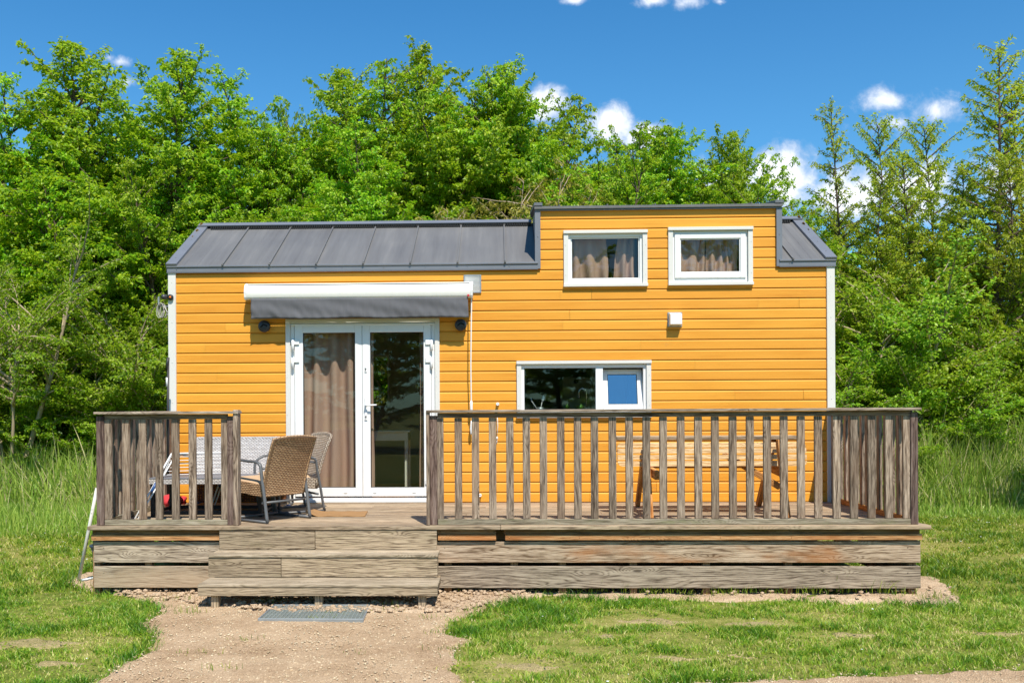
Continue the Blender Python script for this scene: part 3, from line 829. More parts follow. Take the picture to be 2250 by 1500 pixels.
for bx in ((fwid, fwid + .006, .008, .03, fwid, H_ - fwid), (W_ - fwid - .006, W_ - fwid, .008, .03, fwid, H_ - fwid), (fwid, W_ - fwid, .0081, .03, fwid, fwid + .006), (fwid, W_ - fwid, .0081, .03, H_ - fwid - .006, H_ - fwid)): mb.box(*bx, 0, None, Mt)
mb.build('seal', M['glazeg'], sh)
mb = MB(); mb.box(fwid, W_ - fwid, .014, .018, fwid, H_ - fwid, 0, None, Mt); mb.build('pane', M['glassblue'], sh)
# small window in the back wall
r_ = bpy.data.objects.new('window', None); C.objects.link(r_); r_.parent = house; r_.location = (BWIN[0], HD, BWIN[2] - HB); r_['label'] = 'small back window seen through the glazed door'
mb = MB(); frame_rect(mb, BWIN, .03, HD - .07, HD + .01); mb.build('frame', M['white'], r_); pane(r_, (BWIN[0] + .03, BWIN[1] - .03, BWIN[2] + .03, BWIN[3] - .03), HD - .02)

# ---- glazed double door
door = bpy.data.objects.new('double_door', None); C.objects.link(door); door.parent = house; door.location = (DOOR[0], 0, ZD - HB)
do = rect(629, 700, 966.5, 1101)
mb = MB(); z0_, z1_ = ZD + .008, do[3]
for x0, x1 in ((do[0], do[0] + .055), (do[1] - .055, do[1])):
    mb.box(x0, x1, -.022, .02, z0_, z1_, .002)
    for zz in (z0_ + .5, z0_ + 1.05, z0_ + 1.5, z1_ - .12): screws(mb, [(x0 + x1) / 2 + (-.01)], -.022, zz, .004)
mb.box(do[0] + .055, do[1] - .055, -.0215, .02, z1_ - .05, z1_, .002); mb.build('casing', M['cream'], door)
fr = (do[0] + .055, do[1] - .055, ZD + .006, z1_ - .05)
mb = MB(); frame_rect(mb, fr, .045, .004, .07, .003, bottom=.055, top=.03); mb.box(fr[0], fr[1], -.03, .004, ZD + .004, ZD + .04, .004)
mb.box(fr[0] + .0, fr[1] - .0, -.015, .004, z1_ - .078, z1_ - .06, .003); mb.build('door_frame', M['white'], door)
LB, LT = P(700, 1090).z, P(700, 711).z; xm = P(796.5, 900).x; lx0, lx1 = P(648, 900).x, P(948, 900).x
def leaf(x0, x1, gx0, gx1, lab):
    o = (x0 + .002, x1 - .002, LB, LT); mb = MB()
    gz0, gz1 = P(700, 1071).z, P(700, 731).z
    mb.box(o[0], gx0, -.012, .05, o[2], o[3], .004); mb.box(gx1, o[1], -.012, .05, o[2], o[3], .004)
    mb.box(gx0, gx1, -.0115, .05, o[2], gz0, .004); mb.box(gx0, gx1, -.0115, .05, gz1, o[3], .004)
    vents(mb, [gx0 + .05, gx1 - .12], -.012, gz0 - .055)
    lf = mb.build('door_leaf', M['white'], door); lf['label'] = lab
    mb = MB(); seal(mb, (gx0, gx1, gz0, gz1), .004, .03, .007); mb.build('seal', M['glazeg'], lf)
    pane(lf, (gx0 + .004, gx1 - .004, gz0 + .004, gz1 - .004), .012)
    return lf, gz0, gz1
gL0, gL1, gR0, gR1 = P(666.6, 900).x, P(781, 900).x, P(814, 900).x, P(931.5, 900).x
lfL, gz0, gz1 = leaf(lx0, xm, gL0, gL1, 'left door leaf with a brown curtain behind its glass')
lfR, _, _ = leaf(xm, lx1, gR0, gR1, 'right door leaf with lever handle')
def hinge(px, py, lf, s):
    p = P(px, py); mb = MB()
    mb.box(p.x - .045, p.x + .045, -.03, -.012, p.z - .03, p.z + .03, .004); mb.lathe([(.004, -.065), (.017, -.06), (.017, .06), (.004, .068)], (p.x - s * .03, -.034, p.z - .04), (0, 0, 1), 14)
    mb.build('hinge', M['white'], lf)
for px, py in ((650, 752), (650, 791)): hinge(px, py, lfL, 1)
for px, py in ((943, 752), (943, 791)): hinge(px, py, lfR, -1)
for px, lf, s in ((650, lfL, 1), (943, lfR, -1)): hinge(px, 1058, lf, s)
# handle and cylinders
h0, h1 = P(804, 923).z, P(804, 873).z; hx = P(804.5, 900).x
mb = MB(); mb.box(hx - .017, hx + .017, -.024, -.012, h0, h1, .006)
pz = P(804, 890).z; mb.lathe([(.011, 0), (.011, .05)], (hx, -.02, pz), (0, -1, 0), 12)
mb.tube([(hx - .004, -.066, pz), (hx + .05, -.07, pz), (hx + .10, -.068, pz + .002), (hx + .135, -.064, pz + .004)], [.010, .010, .009, .008], 10)
mb.build('lever_handle', M['white'], lfR)
mb = MB(); mb.lathe([(.009, 0), (.009, .006), (.003, .007)], (hx, -.0235, h0 + .045), (0, -1, 0), 12); mb.box(hx - .003, hx + .003, -.031, -.024, h0 + .02, h0 + .045); mb.build('keyhole', M['dark'], lfR)
mb = MB(); kz = P(804, 811).z; mb.box(hx - .014, hx + .014, -.022, -.012, kz - .036, kz + .036, .006); lk = mb.build('lock_plate', M['white'], lfR)
mb = MB(); mb.lathe([(.008, 0), (.008, .006)], (hx, -.0215, kz + .005), (0, -1, 0), 12); mb.box(hx - .003, hx + .003, -.027, -.0216, kz - .02, kz + .002); mb.build('keyhole', M['dark'], lk)

# ================================================================== curtains and furniture inside
def curtain(name, x0, x1, z0, z1, y, waves, amp, label, group=None, flare=0.0, seed=0, x0b=None, x1b=None):
    rg = random.Random(seed); ph = [rg.uniform(-.35, .35) for _ in range(waves + 2)]; x0b = x0 if x0b is None else x0b; x1b = x1 if x1b is None else x1b
    def fn(u, v):
        xa, xb = x0b + (x0 - x0b) * v, x1b + (x1 - x1b) * v
        k = u * waves; i = int(k); t = k - i; p = ph[i] * (1 - t) + ph[i + 1] * t
        s = math.sin(2 * math.pi * (k + p * .6)); s = math.copysign(abs(s) ** .75, s)
        yy_ = y + amp * s * (.75 + .25 * (1 - v)) + .012 * math.sin(5 * u + 4 * v + seed)
        xx = xa + (xb - xa) * u + .012 * math.sin(3 * v * 2 + i * 1.7 + seed) * (1 - v)
        return (xx, yy_, z0 + (z1 - z0) * v), (u * (x1 - x0), v * (z1 - z0))
    mb = MB(); mb.grid(fn, waves * 14, 24); o = mb.build(name, M['curtain'])
    o.modifiers.new('s', 'SOLIDIFY').thickness = .003
    return tag(o, label, 'curtain', group)
GR = 'taupe curtains behind the house glazing'
curtain('curtain', gL0 - .03, gL1 - .02, ZD + .06, gz1 + .08, .165, 3, .06, 'full length taupe curtain behind the left pane of the double door', GR, seed=3)
curtain('curtain', gR1 - .055, gR1 + .1, ZD + .06, gz1 + .08, .15, 2, .03, 'narrow gathered curtain at the right edge of the double door', GR, seed=4)
curtain('curtain', gR0 - .07, gR0 + .02, ZD + .06, gz1 + .08, .15, 1, .02, 'thin strip of curtain at the left edge of the right door pane', GR, seed=5)
a, b, c, d = WLg; wd = b - a
curtain('curtain', a - .05, a + wd * .53, c - .05, d + .06, .15, 3, .035, 'left half of the parted curtains in the upper left window', GR, seed=6, x1b=a + wd * .575)
curtain('curtain', a + wd * .72, b - .02, c - .05, d + .06, .15, 2, .035, 'right half of the parted curtains in the upper left window', GR, seed=7, x0b=a + wd * .62)
a, b, c, d = WRg; wd = b - a
curtain('curtain', a - .06, a + wd * .46, c - .05, d + .08, .13, 3, .028, 'left curtain behind the opening sash of the upper right window', GR, seed=8)
curtain('curtain', a + wd * .47, b + .0, c - .05, d + .08, .135, 4, .03, 'right curtain behind the opening sash of the upper right window', GR, seed=9)
# white table inside, behind the right pane
p0 = P(800, 946, .9); p1 = P(896, 946, .9)
tb = thing('white_table', ((p0.x + p1.x) / 2, 1.1, ZD + .035), 'white table with drawer fronts inside, seen through the right door pane', 'table')
zt = p0.z; mb = MB(); mb.box(p0.x - .3, p1.x + .03, .9, 1.35, zt - .02, zt, .004); mb.build('tabletop', M['cabinet'], tb)
mb = MB(); mb.box(p0.x - .27, p1.x, .93, 1.32, zt - .13, zt - .021, .003); mb.build('apron', M['cabinet'], tb)
for x in (p0.x - .27, p1.x - .045):
    for y in (.93, 1.275):
        mb = MB(); mb.box(x, x + .045, y, y + .045, ZD + .037, zt - .131, .003); mb.build('leg', M['cabinet'], tb)
# kitchen: counter, tall cabinet, tap, utensils, seedlings
kz0 = KG[2] - .03
cb = thing('kitchen_cabinet', (KG[0] + .7, 1.9, ZD + .035), 'tall pale kitchen cabinet with dark knob inside the kitchen window', 'cabinet')
a0 = P(1236, 830, 1.7); a1 = P(1297, 830, 1.7); zt = P(1236, 829, 1.7).z
mb = MB(); mb.box(a0.x, a1.x, 1.7, 2.3, ZD + .04, zt, .004); mb.build('carcass', M['cabinet'], cb)
mb = MB(); kk = P(1265, 837, 1.7); mb.lathe([(.03, 0), (.03, .02), (.01, .03)], (kk.x, 1.7, kk.z), (0, -1, 0), 12); mb.build('knob', M['dark'], cb)
mb = MB(); mb.box(a1.x + .01, a1.x + .5, 1.7, 2.3, ZD + .04, zt + .12, .004); fo = mb.build('fridge', M['cabinet'])
tag(fo, 'pale fridge beside the tall cabinet inside the kitchen window', 'fridge')
ct = thing('kitchen_counter', (KG[0] + .5, .4, ZD + .035), 'dark kitchen counter right behind the kitchen window', 'counter')
mb = MB(); mb.box(KG[0] - .2, KG[1] + .9, .11, .72, kz0 - .04, kz0, .004); mb.build('worktop', M['dark'], ct)
mb = MB(); mb.box(KG[0] - .18, KG[1] + .88, .13, .68, ZD + .04, kz0 - .041, .004); mb.build('cupboard', M['cabinet'], ct)
mb = MB(); tx = P(1288.5, 870, .35).x; ty = .35; zt2 = P(1283, 853, .35).z; rr = .03
pts = [(tx, ty, kz0)] + [(tx, ty, zt2 - rr * 2)] + [(tx - .045 + .045 * math.cos(a), ty, zt2 - .045 + .045 * math.sin(a)) for a in np.linspace(0, math.pi, 9)] + [(tx - .09, ty, zt2 - .12)]
mb.tube(pts, .0085, 10); mb.lathe([(.022, 0), (.022, .02), (.012, .03)], (tx, ty, kz0)); o = mb.build('kitchen_tap', M['chrome']); tag(o, 'chrome gooseneck tap behind the kitchen window', 'tap')
# utensil cup
ux = P(1187, 885, .25).x
ut = thing('utensil_cup', (ux, .25, kz0), 'cup of cooking spoons standing behind the left kitchen pane', 'utensils')
mb = MB(); mb.lathe([(.03, 0), (.038, .03), (.04, .06), (.034, .06), (.03, .01)], (ux, .25, kz0)); mb.build('cup', M['galv'], ut)
sp = P(1193, 876, .25); mb = MB(); mb.tube([(ux, .25, kz0 + .01), (sp.x - .012, .25, sp.z - .04)], .004, 6); mb.lathe([(.002, -.045), (.016, -.02), (.02, .005), (.015, .03), (.002, .042)], (sp.x, .25, sp.z), (.25, 0, 1), 12); mb.build('spoon', M['label'], ut)
s2 = P(1166, 875, .25); mb = MB(); mb.tube([(ux - .02, .25, kz0 + .01), (s2.x + .01, .25, s2.z - .03), (s2.x, .25, s2.z)], [.005, .006, .009], 6); mb.build('spatula', M['label'], ut)
for i, (px, lb) in enumerate(((1247, 'spiky seedling in a small pot on the kitchen sill'), (1274, 'round leaved seedling in a small pot near the kitchen tap'))):
    q = P(px, 890, .16); s = thing('seedling_pot', (q.x, .16, kz0), lb, 'plant', 'seedlings on the kitchen counter'); mb = MB(); mb.lathe([(.018, 0), (.026, .035), (.022, .035), (.018, .02)], (q.x, .16, kz0)); mb.build('pot', M['pot'], s)
    mb = MB(); rg = random.Random(i)
    for k in range(14):
        an = rg.uniform(0, 6.28); l = rg.uniform(.04, .085); tp = Vector((math.cos(an) * l * .7, math.sin(an) * l * .5, l * rg.uniform(.4, 1))); b0 = Vector((q.x, .16, kz0 + .03)); sd = Vector((-math.sin(an), math.cos(an), .3)) * .008
        mb.quad(b0, b0 + tp * .5 + sd, b0 + tp, b0 + tp * .5 - sd)
    mb.build('foliage', M['plant'], s)

# ================================================================== awning above the door
aw0, aw1 = P(541, 640, -.13).x, P(1038, 640, -.13).x
awn = thing('awning', ((aw0 + aw1) / 2, 0, P(700, 640).z), 'white roll-up awning with grey fabric valance above the double door', 'awning')
zt_, zb_ = P(790, 621, -.15).z, P(790, 657, -.15).z; hh = zt_ - zb_
mb = MB()
prof = [(-.01, zt_ - .02), (-.06, zt_ + .002), (-.13, zt_), (-.175, zt_ - .018), (-.205, zt_ - .06), (-.212, zt_ - .11), (-.205, zb_ + .03), (-.19, zb_ + .004), (-.15, zb_), (-.06, zb_ + .01), (-.01, zb_ + .03)]
n = len(prof); A = [mb.vert((aw0 + .02, y, z), (0, i * .03, 0)) for i, (y, z) in enumerate(prof)]; B = [mb.vert((aw1 - .02, y, z), (3, i * .03, 0)) for i, (y, z) in enumerate(prof)]
for i in range(n): mb.face((A[i], A[(i + 1) % n], B[(i + 1) % n], B[i]), 2 <= i <= 8)
mb.build('cassette', M['cassette'], awn)
for x0, x1 in ((aw0 - .005, aw0 + .0195), (aw1 - .0195, aw1 + .005)):
    mb = MB(); k = 1.035; cy_, cz_ = -.11, (zt_ + zb_) / 2
    A = [mb.vert((x0, cy_ + (y - cy_) * k, cz_ + (z - cz_) * k), (y, z, 0)) for y, z in prof]; B = [mb.vert((x1, cy_ + (y - cy_) * k, cz_ + (z - cz_) * k), (y, z, 0)) for y, z in prof]
    mb.face(A); mb.face(B[::-1]); [mb.face((A[i], B[i], B[(i + 1) % n], A[(i + 1) % n])) for i in range(n)]
    mb.build('end_cap', M['white'], awn)
mb = MB(); mb.box(aw0 + .03, aw1 - .03, -.185, -.178, zt_ - .026, zt_ - .018); mb.build('groove', M['glazeg'], awn)
v0, v1 = P(551, 680, -.2).x, P(1028, 680, -.2).x; vz1, vz0 = zb_ + .012, P(790, 698.5, -.2).z
def vfn(u, v):
    x = v0 + (v1 - v0) * u; k = (1 - v)
    y = -.197 + k * (.006 * math.sin(u * 31 + 1.1 * math.sin(v * 3)) + .005 * math.sin(u * 83 + v * 9) * math.exp(-3 * u) + .003 * math.sin(u * 140 + 9 * v) + .006 * math.sin(u * 11 - 2 * v)) + .004 * math.sin(19 * u + 9 * v)
    z = vz0 + (vz1 - vz0) * v + k * .003 * math.sin(u * 17)
    return (x + .02 * k * math.sin(9 * u), y, z), (x, z)
mb = MB(); mb.grid(vfn, 160, 10); o = mb.build('valance', M['valance'], awn); o.modifiers.new('s', 'SOLIDIFY').thickness = .002
for x in (aw0 + .12, aw1 - .15):
    mb = MB(); mb.box(x, x + .07, -.10, -.0, zb_ - .03, zb_ + .06, .004); mb.build('bracket', M['white'], awn)
    mb = MB(); mb.beam((x + .02, -.10, zb_ - .008), (x + (1.1 if x < 3 else -1.1), -.16, zb_ - .012), .04, .03); mb.build('folding_arm', M['white'], awn)
mb = MB(); q = P(1029, 649, -.2); mb.box(q.x - .012, q.x + .012, -.214, -.2, q.z - .012, q.z + .012, .002); mb.build('red_tab', M['red'], awn)
cx0 = P(1034.5, 800, -.15); ct0 = P(1036, 655, -.15); ce = P(1036, 955, -.07); cm = P(1035.5, 880, -.1)
mb = MB(); mb.tube([(ct0.x, -.15, ct0.z + .02), (ct0.x, -.15, ct0.z - .03), (cx0.x, -.13, cx0.z), (cm.x, -.1, cm.z), (ce.x + .0, -.08, ce.z + .2)], .0075, 8)
cr = mb.build('crank_rod', M['rodwhite'], awn)
mb = MB(); mb.lathe([(.01, 0), (.0165, .02), (.0165, .12), (.01, .14)], (cm.x, -.095, cm.z - .14)); mb.build('grip', M['rodwhite'], cr)
mb = MB(); mb.lathe([(.006, 0), (.015, .02), (.019, .07), (.012, .13), (.006, .17)], (ce.x, -.075, ce.z)); mb.build('grip', M['rodwhite'], cr)

# ================================================================== wall fittings
def wall_lamp(px, py, label):
    p = P(px, py, -.04); t = thing('wall_lamp', (p.x, 0, p.z), label, 'wall lamp', 'round dark wall lamps beside the door')
    mb = MB(); mb.lathe([(.035, 0), (.035, .03)], (p.x, 0, p.z), (0, -1, 0), 20); mb.build('base', M['lampgrey'], t)
    mb = MB(); mb.lathe([(.066, .03), (.071, .035), (.071, .062), (.066, .072), (.03, .078), (.001, .079)], (p.x, 0, p.z), (0, -1, 0), 32)
    mb.build('shade', M['lampgrey'], t)
    mb = MB(); mb.beam((p.x - .04, -.079, p.z - .012), (p.x + .0, -.084, p.z + .02), .012, .008, (0, -1, 0)); mb.beam((p.x, -.084, p.z + .02), (p.x + .045, -.079, p.z - .0), .012, .008, (0, -1, 0)); mb.build('light_slot', M['black'], t)
wall_lamp(581, 717, 'round dark wall lamp on the orange boards left of the double door')
wall_lamp(1012.5, 714, 'round dark wall lamp on the orange boards right of the double door')
# louvre behind the awning end
o_ = rect(1019, 604, 1057.5, 644)
t = thing('air_grille', ((o_[0] + o_[1]) / 2, 0, o_[2]), 'white louvred air grille half hidden behind the end of the awning', 'air vent')
mb = MB(); frame_rect(mb, o_, .016, -.02, .0); mb.box(o_[0] + .01, o_[1] - .01, -.004, -.001, o_[2] + .01, o_[3] - .01)  # back plate added behind the louvres, its darker tone standing in for shade
mb.build('frame', M['galv'], t)
mb = MB(); z = o_[2] + .02
while z < o_[3] - .02:
    mb.beam((o_[0] + .016, -.012, z), (o_[1] - .016, -.012, z), .004, .012, (0, -.7, 1)); z += .0145
mb.build('louvre', M['white'], t)
# square vent cap
o_ = rect(1466.5, 686, 1498.5, 718)
t = thing('air_vent', ((o_[0] + o_[1]) / 2, 0, o_[2]), 'square white vent cap on the bare orange wall below the upper right window', 'air vent')
mb = MB(); mb.box(o_[0], o_[1], -.012, 0, o_[2], o_[3], .004); mb.build('flange', M['galv'], t)
mb = MB(); a = Vector((o_[0] + .012, -.012, o_[3] - .01)); b = Vector((o_[1] - .012, -.012, o_[3] - .01)); c = Vector((o_[1] - .018, -.10, o_[3] - .03)); d = Vector((o_[0] + .018, -.10, o_[3] - .03))
e = Vector((o_[0] + .018, -.10, o_[2] + .025)); f = Vector((o_[1] - .018, -.10, o_[2] + .025)); g = Vector((o_[1] - .012, -.012, o_[2] + .012)); h = Vector((o_[0] + .012, -.012, o_[2] + .012))
for q in ((a, d, c, b), (d, e, f, c), (e, h, g, f), (a, h, e, d), (b, c, f, g)): mb.quad(*q, .5)
mb.build('hood', M['white'], t)
# small round wall knobs and the hanging cord
for px, py, lb in ((1093.5, 887.5, 'small white round knob above the rail between door and kitchen window'), (1055, 1087, 'small white round knob at the foot of the orange wall')):
    p = P(px, py); mb = MB(); mb.lathe([(.018, 0), (.018, .025), (.015, .04), (.019, .044), (.019, .055), (.008, .056), (.008, .05), (.001, .05)], (p.x, 0, p.z), (0, -1, 0), 20)
    o = tag(mb.build('white_peg', M['white']), lb, 'knob', 'round white wall knobs')
p = P(1092, 912, -.03); q = P(1092, 960, -.03); e = P(1091.5, 975, -.03); mb = MB()
mb.tube([p, (p.x + .004, -.03, (p.z + q.z) / 2), q], .0025, 5); mb.tube([p + Vector((.006, 0, 0)), (p.x + .012, -.03, (p.z + q.z) / 2), q], .0025, 5)
mb.lathe([(.006, 0), (.014, .008), (.012, .03), (.004, .038)], (q.x, -.03, q.z - .03)); mb.tube([(q.x, -.03, q.z - .03), (q.x - .004, -.03, e.z)], .004, 5); mb.lathe([(.006, -.0), (.006, .03)], (p.x, -.0, p.z), (0, -1, 0), 8)
tag(mb.build('hanging_cord', M['cream']), 'thin pale cord with a toggle hanging on the orange wall', 'cord')
# outdoor socket, bracket and coiled cable on the left corner
p = P(377, 654, -.0)
t = thing('corner_lamp', (p.x, 0, p.z), 'small dark spotlight fixed to the left corner of the house', 'lamp')
mb = MB(); mb.lathe([(.03, 0), (.036, .01), (.036, .03), (.02, .034)], (p.x, -.022, p.z), (0, -1, 0), 20); mb.build('base', M['dark'], t)
mb = MB(); mb.lathe([(.018, 0), (.03, .012), (.032, .05), (.026, .065), (.001, .066)], (p.x - .035, -.05, p.z + .002), (-1, -.5, 0), 20); mb.build('head', M['lampgrey'], t)
mb = MB(); mb.lathe([(.014, 0), (.01, .012), (.001, .013)], (p.x + .002, -.056, p.z), (0, -1, 0), 14); mb.build('lens', M['orange'], t)
p = P(352, 672, .3); t = thing('cable_bracket', (0, .3, p.z), 'grey wall bracket sticking out from the left side of the house', 'bracket')
a = P(349.5, 652, .3); b = P(349.5, 673, .3); mb = MB(); mb.beam((a.x, .3, a.z), (a.x, .3, b.z), .035, .02, (1, 0, 0)); mb.beam((b.x - .01, .3, b.z), (-.0, .3, b.z), .02, .012); mb.build('arm', M['galv'], t)
mb = MB(); rg = random.Random(2); c0 = P(355, 682, .26)
for k in range(6):
    n_ = 22; ax = .032 + .01 * rg.random(); az = .075 + .02 * rg.random(); tl = rg.uniform(-.25, .35); ox = rg.uniform(-.02, .02)
    pts = []
    for i in range(n_ + 1):
        th_ = 2 * math.pi * i / n_; x = ax * math.cos(th_); z = az * math.sin(th_)
        pts.append((c0.x + ox + x * math.cos(tl) - z * math.sin(tl) * .6, .25 + .008 * k, c0.z + z * math.cos(tl) + x * math.sin(tl)))
    mb.tube(pts, .0045, 6)
mb.tube([(c0.x + .03, .26, c0.z + .06), (c0.x + .08, .26, c0.z - .04), (c0.x + .05, .26, c0.z - .09), (c0.x + .1, .26, c0.z + .03), (-.03, .26, c0.z + .06)], .006, 6)
tag(mb.build('coiled_cable', M['coil']), 'coil of pale cable hanging from the grey bracket left of the house', 'cable')
# ================================================================== the deck
YF = -2.1543                                        # front of the railing line
dk = thing('wooden_deck', (HW / 2, -1.1, 0), 'weathered grey timber deck raised on boarded skirts in front of the house', 'deck')
dl, dr = P(191, 1157, -2.24).x, P(2047, 1152, -2.24).x
mb = MB(); rg = random.Random(11)
y = -2.245
while y < -.03:
    y1 = min(y + .139, -.012); cuts = sorted([rg.uniform(dl + .8, dr - .8) for _ in range(2)]) if y > -2.2 else [P(1100, 1155, -2.24).x]
    cuts = [dl + rg.uniform(-.012, .02)] + cuts + [dr + rg.uniform(-.02, .012)]
    dz = rg.uniform(-.0015, .0015)
    for a, b in zip(cuts, cuts[1:]): mb.box(a + .001, b - .001, y, y1, ZD - .036, ZD + dz, .004)
    y += .1455
mb.build('decking', M['deck'], dk)
# double lath under the edge of the deck, in a left and a right length
def zpx(py, Y, px=1000): return P(px, py, Y).z
def lath(px0, px1, Y, py0, py1, mat, th, name, seed=0):
    a, b = P(px0, 1170, Y).x, P(px1, 1170, Y).x; mb = MB(); mb.box(a, b, Y, Y + th, zpx(py1, Y), zpx(py0, Y), .003, (seed * .37) % 1)
    if name == 'lath':
        x = a + .04
        while x < b:
            screws(mb, [x], Y, (zpx(py1, Y) + zpx(py0, Y)) / 2, .005); x += .67
    return mb.build(name, M[mat], dk)
for s_, (a, b) in enumerate(((206, 482), (962, 1090), (1110, 2021))):
    lath(a - 3, b, -2.185, 1163, 1173, 'brownwood', .02, 'lath', s_ + 1); lath(a - 6 if a < 300 else a, b + (6 if b > 2000 else 0), -2.20, 1173.6, 1186.5, 'orangewood', .035, 'lath', s_ + 4)
# skirt boards
for i, (a, b, y0, y1, mt, sd) in enumerate(((206, 500, 1189, 1235.5, 'skirtgrey', 1.3), (206, 500, 1243.5, 1291, 'skirtmud', 2.2), (955, 2023, 1189, 1235.5, 'skirt', 3.1), (955, 2023, 1243.5, 1291, 'skirtgrey', 4.4))):
    xa, xb = P(a, 1240, -2.165).x, P(b, 1240, -2.165).x; mb = MB(); mb.box(xa, xb, -2.165, -2.137, zpx(y1, -2.165), zpx(y0, -2.165), .003, (sd * .71) % 1)
    screws(mb, [xb - .12, xb - .12, xa + .1] if a > 900 else [xa + .1], -2.165, zpx((y0 + y1) / 2 - 10, -2.165), .005)
    mb.build('skirt_board', M[mt], dk)
xs0, xs1 = P(206, 1240, -2.165).x, P(2023, 1240, -2.165).x
for (xa, s) in ((xs0, 1), (xs1, -1)):
    for (y0, y1) in ((1189, 1235.5), (1243.5, 1291)):
        mb = MB(); mb.box(xa, xa + s * .028, -2.136, -.05, zpx(y1, -2.165), zpx(y0, -2.165), .003); mb.build('skirt_board', M['skirtgrey'], dk)
for px in (216, 330, 470, 985, 1130, 1235, 1390, 1550, 1730, 2000):
    x = P(px, 1240, -2.08).x
    for y in (-2.09, -1.1, -.15):
        mb = MB(); mb.box(x - .035, x + .035, y - .035, y + .035, .0 - .05, ZD - .04, .003); mb.build('support_post', M['brownwood'], dk)
mb = MB()
for y in (-2.06, -1.4, -.7, -.1): mb.box(dl + .06, dr - .06, y, y + .06, ZD - .16, ZD - .037, .002)
mb.build('joist', M['brownwood'], dk)

# ================================================================== steps
st = thing('wooden_steps', (P(700, 1300, -2.6).x, -2.6, 0), 'three wide weathered wooden steps leading up to the deck', 'steps')
zA = P(700, 1208, -2.25).z; yA = -2.53; zB = P(700, 1268, yA).z; yB = -2.88
def sx(px, Y): return P(px, 1250, Y).x
def plank(mb_, px0, px1, Y, th, z0, z1, sd=None): mb_.box(sx(px0, Y), sx(px1, Y), Y, Y + th, z0, z1, .003, sd)
for (a, b, sd) in ((482, 692, .13), (693, 960, .71)):
    mb = MB(); plank(mb, a, b, -2.235, .03, zA + .002, ZD - .04, sd); mb.build('riser', M['step'], st)
for (a, b, sd) in ((458, 617, .33), (618, 961, .93)):
    mb = MB(); plank(mb, a, b, yA + .012, .03, zB + .002, zA - .028, sd); mb.build('riser', M['step'], st)
def tread(pl, pr, y0, y1, z, n, nm='tread'):
    mb = MB(); x0, x1 = sx(pl, y0), sx(pr, y0); w_ = (y1 - y0) / n
    for k in range(n): mb.box(x0, x1, y0 + k * w_, y0 + (k + 1) * w_ - .005, z - .026, z, .004)
    mb.build(nm, M['steptop_sunlit'], st)
tread(458, 962, yA, -2.236, zA, 2); tread(434, 962, yB, yA + .011, zB, 2)
zC_ = P(700, 1309, yB).z
mb = MB(); plank(mb, 434, 961, yB + .006, .03, zC_, zB - .028, .52); mb.build('front_board', M['step'], st)
for xx in (sx(437, yB), sx(959, yB) - .03):
    mb = MB(); mb.box(xx, xx + .03, yB + .04, -2.26, zC_, zB - .028, .003); mb.build('side_board', M['step'], st)
for xx in (sx(461, yA), sx(959, yA) - .03):
    mb = MB(); mb.box(xx, xx + .03, yA + .045, -2.24, zB + .003, zA - .028, .003); mb.build('side_board', M['step'], st)
for px in (468, 697, 926):
    for y in (yB + .05, -2.3):
        x = sx(px, yB); mb = MB(); mb.box(x - .035, x + .035, y, y + .07, -.05, zB - .03, .003); mb.build('support_post', M['step'], st)

